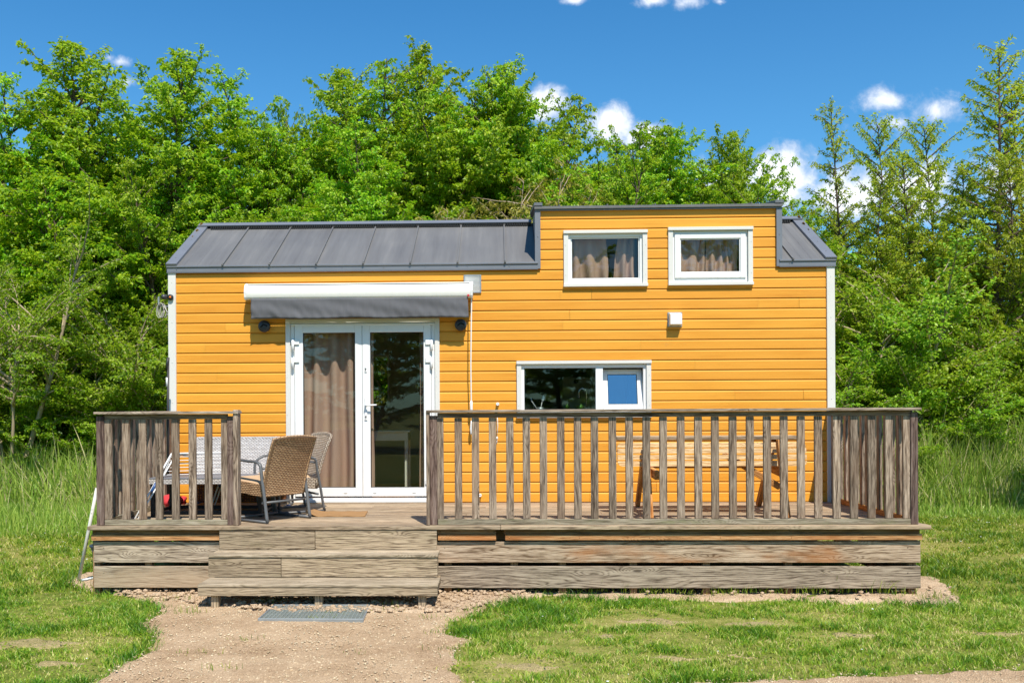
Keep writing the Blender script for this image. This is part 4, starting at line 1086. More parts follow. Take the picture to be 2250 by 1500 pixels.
# ================================================================== railings
def bal(root, x, y, z0, z1, wx, wy, mat='rail'):
    mb = MB(); dx = rg.uniform(-.003, .003); mb.box(x - wx / 2 + dx, x + wx / 2 + dx, y - wy / 2, y + wy / 2, z0, z1, .004); return mb.build('baluster', M[mat], root)
zr0, zr1 = zpx(1154, YF) , zpx(1140, YF)                 # bottom rail
zt0, zt1 = zpx(917.5, YF), zpx(908, YF)                     # board under the cap
zcap0, zcap1 = zpx(907, YF - .05, 1000), zpx(900.5, YF - .05, 1000)
zr0 = ZD + .003
def railing(pxs, cap, board, posts, side_x, side_sign, label, name='deck_railing'):
    root = thing(name, ((P(cap[0], 1000, YF).x + P(cap[1], 1000, YF).x) / 2, YF, ZD), label, 'railing', 'railings round the deck')
    a, b = P(cap[0], 905, YF - .06).x, P(cap[1], 905, YF - .06).x
    mb = MB()
    cuts = [a, b] if b - a < 2 else [a, P(1140, 905, YF).x, P(1640, 905, YF).x, b]
    for p, q in zip(cuts, cuts[1:]): mb.box(p + .0005, q - .0005, YF - .065, YF + .075, zcap0 + .003, zcap1, .004)
    mb.build('cap_rail', M['weather'], root)
    a, b = P(board[0], 912, YF).x, P(board[1], 912, YF).x
    mb = MB(); mb.box(a, b, YF - .008, YF + .022, zt0, zcap0 + .001, .003); mb.build('top_rail', M['rail'], root)
    mb = MB(); mb.box(a, b, YF - .014, YF + .03, zr0, zr1, .003); mb.build('bottom_rail', M['railgreen'], root)
    for px in pxs:
        x = P(px, 1020, YF).x; bal(root, x, YF + .012, zr1 + .001, zt0 - .001, .071, .036)
    for (p0, p1, top, mt, dy) in posts:
        x0, x1 = P(p0, 1020, YF).x, P(p1, 1020, YF).x; mb = MB(); mb.box(x0 + .001, x1 - .001, YF - .02 - dy, YF + .06, ZD + .003, P(p0, top, YF).z, .004); mb.build('post', M[mt], root)
    # side towards the house
    yb_ = -.10; xs = side_x; s = side_sign
    mb = MB(); mb.box(xs - .07, xs + .07, YF + .0755, yb_ + .06, zcap0 + .003, zcap1 - .0005, .004); mb.build('cap_rail', M['weather'], root)
    mb = MB(); mb.box(xs - .015, xs + .015, YF + .061, yb_, zt0, zcap0 + .001, .003); mb.build('top_rail', M['rail'], root)
    mb = MB(); mb.box(xs - .02, xs + .02, YF + .061, yb_, zr0, zr1, .003); mb.build('bottom_rail', M['teak' if s > 0 else 'railgreen'], root)
    k = 0; y = YF + .17
    while y < yb_ - .05:
        bal(root, xs, y, zr1 + .001, zt0 - .001, .036, .071); y += .158
    mb = MB(); mb.box(xs - .035, xs + .035, yb_ + .001, yb_ + .07, ZD + .003, zcap0, .004); mb.build('post', M['rail'], root)
    return root
railing([238, 277, 312.5, 349, 385.5, 422, 458, 494], (205, 523), (230, 500), ((213, 230, 914, 'post', 0), (500, 515, 914, 'post', 0), (515, 526, 900, 'rail', .03)),
        P(222, 1000, YF).x, -1, 'short railing with weathered balusters around the left end of the deck')
pr = [967, 1007, 1045, 1082.5, 1120, 1157, 1194, 1232, 1270, 1307, 1345.5, 1382.5, 1421, 1458, 1496, 1534, 1572, 1610, 1648, 1686, 1723, 1761, 1799, 1838, 1877, 1915, 1954, 1992]
railing(pr, (937, 2025), (961, 1999), ((937, 944.5, 901, 'rail', .03), (944.5, 961, 913, 'post', 0), (1999, 2016, 906, 'post', 0)),
        P(2008, 1000, YF).x, 1, 'long railing with many balusters along the front and right side of the deck')
# ================================================================== furniture on the deck
def OND(px, py, z=0.0):
    """point on the deck (or z above it) at a pixel"""
    return G(px, py, ZD + z)


def loop_tube(mb, pts, r, n=8): mb.tube(pts, r, n)


def bez(p0, p1, p2, n=8):
    p0, p1, p2 = map(Vector, (p0, p1, p2))
    return [p0 * (1 - t) ** 2 + p1 * (2 * t * (1 - t)) + p2 * t * t for t in np.linspace(0, 1, n)]


def armchair(loc, rot, wick, label, cushion='cushion'):
    """front faces local -X; base at the origin"""
    t = thing('wicker_armchair', (0, 0, 0), label, 'armchair', 'wicker armchairs on the deck')
    W2 = .285
    for s in (-1, 1):
        y = s * W2; mb = MB(); R = .0145
        # closed side frame: floor runner, rear leg, arm and front leg of one bent flat tube
        rear = [(.30, y, .015), (.285, y, .06), (.245, y, .30), (.215, y, .45), (.20, y, .56)]
        arm = bez((.20, y, .56), (.19, y, .60), (.10, y, .605), 5) + bez((.0, y, .61), (-.30, y, .64), (-.30, y, .48), 8)
        frontleg = bez((-.30, y, .48), (-.30, y, .30), (-.25, y, .02), 6)
        mb.tube(rear + arm[1:] + frontleg[1:], R, 8, flat=1.3)
        mb.tube([(-.25, y, .016), (.30, y, .016)], R * .95, 8)
        mb.build('side_frame', M['frame'], t)
    mb = MB(); mb.tube([(-.20, -W2, .03), (-.20, W2, .03)], .012, 8); mb.build('crossbar', M['frame'], t)
    mb = MB(); mb.tube([(.22, -W2, .20), (.22, W2, .20)], .012, 8); mb.build('crossbar', M['frame'], t)
    mb = MB(); mb.tube([(.20, -W2, .54), (.20, W2, .54)], .011, 8); mb.build('crossbar', M['frame'], t)
    wd = .262
    # seat box
    mb = MB()
    def sfn(u, v):
        a = -math.pi / 2 + u * 2 * math.pi
        return None
    prof = [(-.31, .335), (-.325, .36), (-.315, .40), (-.30, .415), (.20, .375), (.215, .36), (.215, .27), (.20, .255), (-.28, .30)]
    n = len(prof); cum = [0]
    for i in range(n): a, b = prof[i], prof[(i + 1) % n]; cum.append(cum[-1] + math.hypot(a[0] - b[0], a[1] - b[1]))
    for i in range(n):
        a, b = prof[i], prof[(i + 1) % n]
        mb.face([mb.vert((a[0], -wd, a[1]), (0, cum[i], 0)), mb.vert((a[0], wd, a[1]), (2 * wd, cum[i], 0)), mb.vert((b[0], wd, b[1]), (2 * wd, cum[i + 1], 0)), mb.vert((b[0], -wd, b[1]), (0, cum[i + 1], 0))][::-1])
    for s in (-1, 1): ids = [mb.vert((a, s * wd, b), (a, b, 0)) for a, b in prof]; mb.face(ids if s > 0 else ids[::-1])
    mb.build('seat', M[wick], t)
    mb = MB()
    def cf(u, v):
        x = -.29 + .46 * u; yy_ = (-.5 + v) * (wd * 2 - .04); e = min(u, 1 - u, v, 1 - v); h = .035 * min(1, e * 9) ** .5
        return (x, yy_, .412 - (u * .46) * .08 + h), (x, yy_)
    mb.grid(cf, 14, 14); mb.build('seat_cushion', M[cushion], t)
    # curved back panel with thick rim, reaching down behind the seat
    def bk(u, v, o=0.0):
        z = .27 + v * .56; yy_ = (u - .5) * 2 * (wd + .012 * v); x = .215 + .17 * (v ** 1.5) + .035 * (1 - (2 * u - 1) ** 2) * (.3 + .7 * v) + o
        z += .02 * (1 - (2 * u - 1) ** 2) * v
        return x, yy_, z
    mb = MB(); mb.grid(lambda u, v: (bk(u, v, .012), (u * wd * 2, v * .56)), 12, 14); mb.grid(lambda u, v: (bk(1 - u, v, -.014), (u * wd * 2, v * .56)), 12, 14)
    rim = [bk(0, v) for v in np.linspace(0, 1, 9)] + [bk(u, 1) for u in np.linspace(.08, 1, 10)] + [bk(1, v) for v in np.linspace(.93, 0, 9)]
    mb.tube(rim, .019, 8); mb.tube([bk(u, 0) for u in np.linspace(0, 1, 8)], .016, 8)
    mb.build('backrest', M[wick], t)
    t.location = loc; t.rotation_euler = (0, 0, rot); return t


a = OND(594, 1150); b = OND(677, 1139)
c = (a + b) / 2; fdir = Vector((-(b - a).y, (b - a).x)).normalized()
ang = math.atan2(-fdir.y, -fdir.x)                       # local -X points along fdir
cc = Vector((c.x, c.y, 0)) + Vector((fdir.x, fdir.y, 0)) * .30
armchair((cc.x, cc.y, ZD), ang, 'wbrown', 'brown wicker armchair with grey metal frame, turned away beside the short railing')
b2 = OND(707, 1124); f2 = Vector((-.84, -.54)).normalized(); s2 = Vector((f2.y, -f2.x))
cc = Vector((b2.x, b2.y, 0)) + Vector((f2.x, f2.y, 0)) * .30 + Vector((-.12, .24, 0))
armchair((cc.x, cc.y, ZD), math.atan2(-f2.y, -f2.x), 'wbeige', 'beige wicker armchair half hidden behind the brown armchair, near the door', 'cushion')

# two-seat sofa against the wall
x0, x1 = P(426, 1000, -.28).x, P(634, 1000, -.28).x
sf = thing('wicker_sofa', ((x0 + x1) / 2, -.55, ZD), 'pale grey wicker sofa standing against the orange wall left of the door', 'sofa')
zt_ = P(530, 962, -.24).z
def bk2(u, v, o): return (x0 + (x1 - x0) * u, -.24 - .13 * (1 - v) + o, ZD + .30 + (zt_ - ZD - .30) * v)
mb = MB(); mb.grid(lambda u, v: (bk2(u, v, -.012), (u * (x1 - x0), v * .55)), 10, 10); mb.grid(lambda u, v: (bk2(1 - u, v, .014), (u * (x1 - x0), v * .55)), 10, 10)
mb.tube([bk2(0, v, 0) for v in np.linspace(0, 1, 6)] + [bk2(u, 1, 0) for u in np.linspace(.05, .95, 8)] + [bk2(1, v, 0) for v in np.linspace(1, 0, 6)], .018, 8); mb.build('backrest', M['wgrey'], sf)
mb = MB()
for q, g in ((((x0, -.86, ZD + .40), (x1, -.86, ZD + .40), (x1, -.33, ZD + .36), (x0, -.33, ZD + .36)), .53), (((x0, -.865, ZD + .33), (x1, -.865, ZD + .33), (x1, -.86, ZD + .40), (x0, -.86, ZD + .40)), .07),
             (((x0, -.33, ZD + .29), (x0, -.865, ZD + .33), (x0, -.86, ZD + .40), (x0, -.33, ZD + .36)), .07), (((x1, -.865, ZD + .33), (x1, -.33, ZD + .29), (x1, -.33, ZD + .36), (x1, -.86, ZD + .40)), .07),
             (((x0, -.33, ZD + .29), (x1, -.33, ZD + .29), (x1, -.865, ZD + .33), (x0, -.865, ZD + .33)), .53)): mb.quad(*q, r=.4)
mb.build('seat', M['wgrey'], sf)
mb = MB(); mb.quad((x0 + .01, -.36, ZD + .045), (x1 - .01, -.36, ZD + .045), (x1 - .01, -.36, ZD + .30), (x0 + .01, -.36, ZD + .30), r=0.0); mb.build('lower_panel', M['wopen'], sf)
for x in (x0 - .02, x1 + .02):
    mb = MB(); mb.tube(bez((x, -.85, ZD + .015), (x, -.87, ZD + .3), (x, -.88, ZD + .46), 5) + bez((x, -.88, ZD + .46), (x, -.87, ZD + .62), (x, -.66, ZD + .62), 7)[1:] + [(x, -.30, ZD + .57), (x, -.27, ZD + .4), (x, -.16, ZD + .015)], .0145, 8)
    mb.tube([(x, -.85, ZD + .016), (x, -.16, ZD + .016)], .0135, 8); mb.build('side_frame', M['frame'], sf)

# coffee table
q0, q1 = OND(337, 1135), OND(574, 1134); x0, x1 = q0.x, q1.x; y0 = (q0.y + q1.y) / 2 - .02; y1 = y0 + .56; zt = ZD + .40
ct = thing('coffee_table', ((x0 + x1) / 2, (y0 + y1) / 2, ZD), 'low table with black legs and pale woven rim behind the short railing', 'table')
mb = MB()
for x in (x0, x1):
    for y in (y0, y1):
        mb2 = MB(); mb2.box(x - .02, x + .02, y - .02, y + .02, ZD + .004, zt - .03, .003); mb2.build('leg', M['dark'], ct)
mb.box(x0 + .02, x1 - .02, y0 - .018, y0 + .018, ZD + .03, ZD + .065, .003); mb.box(x0 + .02, x1 - .02, y1 - .018, y1 + .018, ZD + .03, ZD + .065, .003)
mb.box(x0 - .018, x0 + .018, y0 + .02, y1 - .02, ZD + .031, ZD + .064, .003); mb.box(x1 - .018, x1 + .018, y0 + .02, y1 - .02, ZD + .031, ZD + .064, .003); mb.build('stretcher', M['dark'], ct)
mb = MB(); r_ = .06
for q in (((x0, y0 - .03, zt - .055), (x1, y0 - .03, zt - .055), (x1, y0 - .03, zt), (x0, y0 - .03, zt)), ((x1 + .03, y0 - .03, zt - .055), (x1 + .03, y1 + .03, zt - .055), (x1 + .03, y1 + .03, zt), (x1 + .03, y0 - .03, zt)),
          ((x0 - .03, y1 + .03, zt - .055), (x0 - .03, y0 - .03, zt - .055), (x0 - .03, y0 - .03, zt), (x0 - .03, y1 + .03, zt)), ((x0 - .03, y0 - .03, zt), (x1 + .03, y0 - .03, zt), (x1 + .03, y1 + .03, zt), (x0 - .03, y1 + .03, zt)),
          ((x0 - .03, y0 - .0305, zt - .055), (x0 + .001, y0 - .0305, zt - .055), (x0 + .001, y0 - .0305, zt), (x0 - .03, y0 - .0305, zt)), ((x1, y0 - .0305, zt - .055), (x1 + .03, y0 - .0305, zt - .055), (x1 + .03, y0 - .0305, zt), (x1, y0 - .0305, zt))): mb.quad(*q, r=.3)
mb.build('rim', M['wgrey'], ct)
mb = MB(); mb.box(x0 - .032, x1 + .032, y0 - .034, y1 + .03, zt + .001, zt + .012, .003); mb.build('tabletop', M['trimgrey'], ct)

# clothes airer
A = OND(296, 1142); B = OND(463, 1119); Tl = Vector(P(377, 996, A.y + .45)); Tr = Vector(P(503, 997, B.y + .3))
dr_ = thing('clothes_airer', ((A.x + B.x) / 2, (A.y + B.y) / 2, ZD), 'white wire clothes airer with blue joints folded open behind the short railing', 'clothes airer')
A = A + Vector((0, 0, .01)); B = B + Vector((0, 0, .01))
for (p, q) in ((A, Tl), (B, Tr)):
    p, q = Vector(p), Vector(q); off = Vector((.028, .0, 0)); mb = MB(); mb.tube([p, q], .009, 8); mb.tube([p + off * 1.2, q + off * .8 + Vector((0, 0, -.05))], .008, 8); mb.build('leg', M['rodwhite'], dr_)
    m_ = p.lerp(q, .40); n_ = p.lerp(q, .58); mb = MB(); mb.tube([m_ + off * .5, n_ + off * .5], .017, 8); mb.build('joint', M['blue'], dr_)
mb = MB(); w0 = Tl; w1 = Vector((Tl.x + .62, Tl.y + .32, Tl.z)); low0 = w0 + Vector((-.07, -.1, -.26)); low1 = w1 + Vector((-.07, -.1, -.26))
for k in range(8):
    t_k = k / 7; a, b = w0.lerp(low0, t_k), w1.lerp(low1, t_k); mb.tube([a, b], .008 if k in (0, 7) else .0035, 6)
mb.tube([w0, low0], .008, 6); mb.tube([w1, low1], .008, 6); mb.tube([Tl, Tr], .009, 6); mb.build('wire_rack', M['rodwhite'], dr_)

# things lying under the table
def blob(mb, c, rx, ry, rz_, seed=0, n=12, jag=.25):
    rg_ = random.Random(seed); ph = [rg_.uniform(0, 6.28) for _ in range(6)]
    def fn(u, v):
        a = u * 2 * math.pi; b = (v - .5) * math.pi; k = 1 + jag * math.sin(3 * a + ph[0] + 2 * b) * math.cos(b) + jag * .6 * math.sin(5 * a + ph[1]) * math.cos(2 * b + ph[2])
        return (c[0] + rx * k * math.cos(a) * math.cos(b), c[1] + ry * k * math.sin(a) * math.cos(b), c[2] + rz_ * (math.sin(b) + .15 * k * math.sin(4 * a + ph[3]) * math.cos(b))), (u, v)
    mb.grid(fn, n * 2, n)
mb = MB(); p = OND(372, 1119); blob(mb, (p.x, p.y + .1, ZD + .085), .11, .09, .08, 4); p2 = OND(398, 1113); blob(mb, (p2.x - .02, p2.y + .05, ZD + .07), .07, .06, .05, 5)
tag(mb.build('red_bag', M['red']), 'crumpled red cloth bag lying under the low table', 'bag')
p = OND(446, 1117); mb = MB(); blob(mb, (p.x, p.y + .02, ZD + .035), .05, .045, .032, 9, 8, .3); tag(mb.build('toy_ball', M['orange']), 'knobbly bright orange toy on the deck under the low table', 'toy', 'small toys on the deck')
p = OND(443, 1110); mb = MB(); blob(mb, (p.x - .02, p.y + .05, ZD + .04), .05, .04, .035, 10, 8, .2); tag(mb.build('toy_shovel', M['blue']), 'dark blue toy lying behind the orange toy', 'toy', 'small toys on the deck')
p = OND(633, 1114); mb = MB(); blob(mb, (p.x, p.y, ZD + .016), .035, .02, .015, 12, 8, .2); tag(mb.build('toy_piece', simple('bright_blue_plastic', (.04, .18, .6), .4)), 'tiny bright blue toy piece beside the door sill', 'toy', 'small toys on the deck')
# coir mat with a curled corner
c0, c1 = OND(672, 1135), OND(802, 1135); d0, d1 = OND(690, 1124.5), OND(808, 1124.5)
def mf(u, v):
    p = (c0 * (1 - u) + c1 * u) * (1 - v) + (d0 * (1 - u) + d1 * u) * v; k = max(0, .22 - u) / .22; z = ZD + .012 + .055 * k ** 1.5 * (1 - .6 * v) + .004 * math.sin(u * 20 + v * 7) * .5
    return (p.x, p.y, z), (p.x, p.y)
mb = MB(); mb.grid(mf, 40, 14); o = mb.build('doormat', M['coir']); o.modifiers.new('s', 'SOLIDIFY').thickness = .012; tag(o, 'brown coir doormat with one curled corner in front of the double door', 'doormat')

# ================================================================== picnic table bench at the right
la, lb = OND(1430, 1141), OND(1392, 1112); ra, rb = OND(1736, 1141), OND(1655, 1112)
xL_, xR_ = (la.x + lb.x) / 2, (ra.x + rb.x) / 2; yf_, yb2 = (la.y + ra.y) / 2 + .03, (lb.y + rb.y) / 2
pb = thing('picnic_bench', ((xL_ + xR_) / 2, (yf_ + yb2) / 2, ZD), 'pine slatted picnic bench with brown legs standing behind the long railing', 'bench')
yt = -1.24; tz = P(1550, 966.5, yt).z
x0, x1 = P(1355, 960, yt).x, P(1756, 960, yt).x
for k, yy_ in enumerate((yt, yt + .155)):
    mb = MB(); mb.box(x0 + rg.uniform(0, .01), x1, yy_, yy_ + .145, tz, tz + .042, .008); mb.build('top_plank', M['pine' if k else 'deck'], pb)
ys = -1.36; px0, px1 = P(1357, 1000, ys).x, P(1772, 1000, ys).x; zz = [P(1550, v, ys).z for v in (970.5, 983, 997, 1010.5, 1025)]
tilt = -.18
for k in range(4):
    zt2, zb2 = zz[k] - .008, zz[k + 1] + .008; mb = MB(); yk = ys + .02 + tilt * (zz[0] - zt2)
    rc = .05; a, b = px0, px1; th_ = .028
    if k == 0: out_ = [(a, zb2), (b, zb2)] + [(b - rc + rc * math.cos(t), zt2 - rc + rc * math.sin(t)) for t in np.linspace(0, math.pi / 2, 6)] + [(a + rc - rc * math.sin(t), zt2 - rc + rc * math.cos(t)) for t in np.linspace(0, math.pi / 2, 6)]
    elif k == 3: out_ = [(b, zt2), (a, zt2)] + [(a + rc - rc * math.cos(t), zb2 + rc - rc * math.sin(t)) for t in np.linspace(0, math.pi / 2, 6)] + [(b - rc + rc * math.sin(t), zb2 + rc - rc * math.cos(t)) for t in np.linspace(0, math.pi / 2, 6)]
    else: out_ = [(a, zb2), (b, zb2), (b, zt2), (a, zt2)]
    if k == 3: out_ = out_[::1]
    r_ = rg.random(); F_ = [mb.vert((x, yk - .9 * tilt * (z - zt2), z), (x + r_ * 30, z, 0), r_) for x, z in out_]; B_ = [mb.vert((x, yk + th_ - .9 * tilt * (z - zt2), z), (x + r_ * 30, z, .02), r_) for x, z in out_]
    n = len(out_); sgn = 1 if k != 3 else -1
    mb.face(F_ if sgn > 0 else F_[::-1]); mb.face(B_[::-1] if sgn > 0 else B_); [mb.face((F_[(i + 1) % n], F_[i], B_[i], B_[(i + 1) % n])) for i in range(n)]
    mb.build('back_slat', M['pine'], pb)
for x, s in ((xL_, 1), (xR_, -1)):
    for (yb_, yt_, xo) in ((yf_, -1.44, .0), (yb2, -1.12, .046)):
        mb = MB(); mb.beam((x + xo, yb_, ZD + .004), (x + xo, yt_, tz - .002), .045, .085, (0, 1, 0), .004); mb.build('leg', M['teak'], pb)
    mb = MB(); zz_ = P(1436, 1041, -1.55).z; mb.beam((x - .05 * s + (.11 if s > 0 else 0), yf_ - .02 + (.0 if s > 0 else .35), zz_), (x - .05 * s + (.11 if s > 0 else 0), -.75, zz_ + .04), .045, .09, (0, 0, 1), .004); mb.build('seat_beam', M['teak'], pb)
    mb = MB(); mb.beam((x, yf_ + .25, ZD + .30), (x + s * .5, -1.15, tz - .15), .04, .06); mb.build('brace', M['teak'], pb) if s < 0 else None
mb = MB(); mb.box(xL_, xR_, -1.17, -1.13, tz - .30, tz - .24, .004); mb.build('long_rail', M['teak'], pb)

# ================================================================== around the deck
gt = thing('metal_grate', (0, 0, 0), 'galvanised metal foot grate lying on the sand before the steps', 'grate')
g0, g1, g2, g3 = G(568, 1368), G(797, 1369), G(812, 1337), G(603, 1337)
gt.location = ((g0 + g1 + g2 + g3) / 4)
def gp(u, v, z=0): p = (g0 * (1 - u) + g1 * u) * (1 - v) + (g3 * (1 - u) + g2 * u) * v; return Vector((p.x, p.y, z))
mb = MB()
for a, b in (((0, 0), (1, 0)), ((1, 0), (1, 1)), ((1, 1), (0, 1)), ((0, 1), (0, 0))): mb.beam(gp(*a, .02), gp(*b, .02), .012, .04)
mb.build('frame', M['galv'], gt)
mb = MB()
for k in range(1, 26): mb.beam(gp(k / 26, .01, .02), gp(k / 26, .99, .02), .009, .024, c=0)
for k in range(1, 9): mb.beam(gp(.005, k / 9, .0225), gp(.995, k / 9, .0225), .008, .022, c=0)
mb.build('bar_grid', M['gridgrey'], gt)
# dark pole beside the house corner
yv = -.35; b_ = P(369, 1100, yv); tpp = P(369.5, 786, yv)
ps = thing('dark_pole', (b_.x, yv, ZD), 'tall black pole with a white sticker standing by the left corner of the house', 'pole')
mb = MB(); mb.tube([(b_.x, yv, ZD + .004), (tpp.x, yv, tpp.z)], .014, 10); mb.tube([(b_.x, yv, tpp.z - .14), (tpp.x, yv, tpp.z + .004)], .018, 10); mb.build('shaft', M['dark'], ps)
mb = MB(); mb.tube([(b_.x, yv, P(369, 849, yv).z), (b_.x, yv, P(369, 829, yv).z)], .016, 10); mb.build('sticker', M['label'], ps)
# white pole leaning against the left end of the deck, pipe and crate
lo = G(172, 1278); hi = P(213, 1072, lo.y - .1)
mb = MB(); mb.tube([(lo.x, lo.y, .0), tuple(hi)], .017, 10)
for t_k in (.55, .74, .78): q = Vector((lo.x, lo.y, 0)).lerp(hi, t_k); mb.lathe([(.005, 0), (.004, .004)], q + Vector((0, -.016, 0)), (0, -1, 0), 6)
tag(mb.build('leaning_pole', M['cream']), 'thin white pole leaning against the left end of the deck', 'pole')
a, b = G(178, 1279), G(212, 1270); mb = MB(); mb.tube([a + Vector((0, 0, .02)), b + Vector((.15, .1, .03))], .017, 10); tag(mb.build('pipe', M['galv']), 'short grey pipe lying on the grass at the foot of the white pole', 'pipe')
q = G(190, 1236); cr_ = thing('storage_tub', (q.x + .2, q.y + .15, 0), 'dark blue plastic tub tucked beside the left end of the deck', 'tub')
mb = MB(); prof = [(.10, .0), (.13, .02), (.155, .17), (.175, .175), (.178, .195), (.16, .197), (.15, .19), (.125, .03)]
mb.lathe(prof, (q.x + .16, q.y + .15, .0), (0, 0, 1), 20); mb.build('body', M['crate'], cr_)
mb = MB(); mb.tube(bez((q.x + .05, q.y - .0, .19), (q.x + .14, q.y - .09, .02), (q.x + .25, q.y - .0, .19), 8), .006, 6); mb.build('handle', M['dark'], cr_)
# ================================================================== ground
def nz(x, y, s=1.0, seed=0.0):
    """cheap smooth 2-D noise from sines (arrays)"""
    x = np.asarray(x) * s + seed * 3.1; y = np.asarray(y) * s - seed * 1.7
    return (np.sin(x * 1.31 + 1.7 * np.sin(y * .83 + seed)) + np.sin(y * 1.57 + 1.3 * np.sin(x * 1.09 - seed)) + .5 * np.sin(x * 3.3 + y * 2.1 + seed) + .5 * np.sin(y * 4.1 - x * 2.7) + .25 * np.sin(x * 8.3 + 3 * np.sin(y * 5.1))) / 3.25
def sheet(name, x0, x1, y0, y1, nx, ny, hf, mat, kind='structure'):
    X, Y = np.meshgrid(np.linspace(x0, x1, nx), np.linspace(y0, y1, ny)); Z = hf(X, Y)
    V = np.stack([X.ravel(), Y.ravel(), Z.ravel()], 1); i = np.arange((ny - 1) * (nx - 1)); r, c = i // (nx - 1), i % (nx - 1); a = r * nx + c
    F_ = np.stack([a, a + 1, a + nx + 1, a + nx], 1)
    o = np_mesh(name, V, F_, mat, smooth=True); o['kind'] = kind; return o
gx = np.concatenate([np.linspace(-600, -30, 12), np.linspace(-28, 36, 120), np.linspace(38, 600, 12)])
gy = np.concatenate([np.linspace(-300, -16, 10), np.linspace(-15.5, 30, 90), np.linspace(32, 900, 14)])
X, Y = np.meshgrid(gx, gy); Z = -.012 + .012 * nz(X, Y, .9, 2) * ((np.abs(X - 4) < 30) & (np.abs(Y) < 25))
V = np.stack([X.ravel(), Y.ravel(), Z.ravel()], 1); nx, ny = len(gx), len(gy); i = np.arange((ny - 1) * (nx - 1)); a = (i // (nx - 1)) * nx + i % (nx - 1)
o = np_mesh('ground', V, np.stack([a, a + 1, a + nx + 1, a + nx], 1), M['ground'], smooth=True); o['kind'] = 'structure'

def inpoly(x, y, poly):
    x = np.asarray(x); y = np.asarray(y); ins = np.zeros(x.shape, bool); n = len(poly)
    for i in range(n):
        x1, y1 = poly[i]; x2, y2 = poly[(i + 1) % n]
        c = ((y1 > y) != (y2 > y)) & (x < (x2 - x1) * (y - y1) / (y2 - y1 + 1e-12) + x1); ins ^= c
    return ins
def gpoly(pts): return [(G(a, b).x, G(a, b).y) for a, b in pts]
PATH = gpoly([(190, 1505), (235, 1478), (275, 1455), (330, 1425), (335, 1395), (300, 1372), (352, 1345), (322, 1322), (268, 1306), (230, 1290), (215, 1262), (980, 1258), (1180, 1300), (1090, 1330), (1000, 1362), (985, 1392), (1042, 1405), (1010, 1432), (1015, 1455), (985, 1470), (1010, 1492), (1060, 1510), (1100, 1560), (1150, 1750), (60, 1750), (150, 1580)])
SOIL = gpoly([(150, 1272), (210, 1250), (700, 1230), (2050, 1262), (2100, 1295), (2118, 1325), (2070, 1332), (1960, 1326), (1830, 1322), (1700, 1318), (1590, 1322), (1420, 1312), (1330, 1318), (1200, 1306), (1110, 1325), (990, 1350), (640, 1352), (420, 1330), (330, 1318), (250, 1305), (160, 1288)])
LANE = gpoly([(1440, 1504), (1600, 1497), (1800, 1487), (2000, 1478), (2250, 1464), (2600, 1440), (3300, 1410), (3300, 1700), (1440, 1700)])
def masksheet(name, poly, mat, step, hf, grow=.05):
    xs = [p[0] for p in poly]; ys = [p[1] for p in poly]
    gx = np.arange(min(xs) - .2, max(xs) + .2, step); gy = np.arange(max(min(ys) - .2, -8.6), max(ys) + .2, step)
    X, Y = np.meshgrid(gx, gy); jx = X + .06 * nz(X, Y, 9, 1); jy = Y + .06 * nz(X, Y, 9, 5)
    ins = inpoly(jx, jy, poly); Z = hf(X, Y)
    # sink the margin so that the edge dissolves into the ground
    k = ins.astype(float)
    for _ in range(3):
        k2 = k.copy(); k2[1:] = np.minimum(k2[1:], k[:-1] + .34); k2[:-1] = np.minimum(k2[:-1], k[1:] + .34); k2[:, 1:] = np.minimum(k2[:, 1:], k[:, :-1] + .34); k2[:, :-1] = np.minimum(k2[:, :-1], k[:, 1:] + .34); k = k2
    Z = Z * k + (1 - k) * -.03
    nx, ny = len(gx), len(gy); i = np.arange((ny - 1) * (nx - 1)); a = (i // (nx - 1)) * nx + i % (nx - 1)
    F_ = np.stack([a, a + 1, a + nx + 1, a + nx], 1); kk = ins.ravel(); F_ = F_[kk[F_].any(1)]
    V = np.stack([X.ravel(), Y.ravel(), Z.ravel()], 1); used = np.unique(F_); mp = np.full(len(V), -1); mp[used] = np.arange(len(used))
    o = np_mesh(name, V[used], mp[F_], mat, smooth=True); o['kind'] = 'structure'; return o
R_ = np.random.default_rng(5)
for i_, (px_, py_, rx_, ry_) in enumerate(((60, 1412, .42, .10), (1432, 1364, .34, .09), (1150, 1462, .26, .07), (1660, 1368, .30, .06), (1490, 1443, .24, .05), (1335, 1397, .16, .05), (1872, 1392, .26, .05), (2195, 1390, .26, .05), (1235, 1388, .14, .05), (2060, 1182, .35, .16), (1095, 1378, .14, .08), (1900, 1342, .22, .04), (130, 1455, .2, .05), (1620, 1440, .2, .04))):
    q_ = G(px_, py_); masksheet('bare_earth', [(q_.x + rx_ * math.cos(a_) * (1 + .25 * math.sin(3 * a_ + i_)), q_.y + ry_ * 1.5 * math.sin(a_) * (1 + .3 * math.sin(5 * a_ + i_))) for a_ in np.linspace(0, 6.28, 20)[:-1]], M['bare'], .022, lambda x, y: .003 + .006 * nz(x, y, 19, 2) + .004 * nz(x, y, 60, 1))
masksheet('path', PATH, M['sand'], .03, lambda x, y: .014 + .010 * nz(x, y, 3, 3) + .005 * nz(x, y, 17, 4) + .003 * nz(x, y, 45, 8))
masksheet('soil', SOIL, M['soil'], .022, lambda x, y: np.where(x < 4.6, .024, .016) - .02 * (y > -2.35) + .014 * nz(x, y, 4, 6) + .009 * nz(x, y, 19, 2) + .008 * np.abs(nz(x, y, 38, 1)) + .005 * nz(x, y, 90, 1))
masksheet('gravel_lane', LANE, M['sand'], .03, lambda x, y: .014 + .006 * nz(x, y, 9, 3) + .003 * nz(x, y, 40, 3))

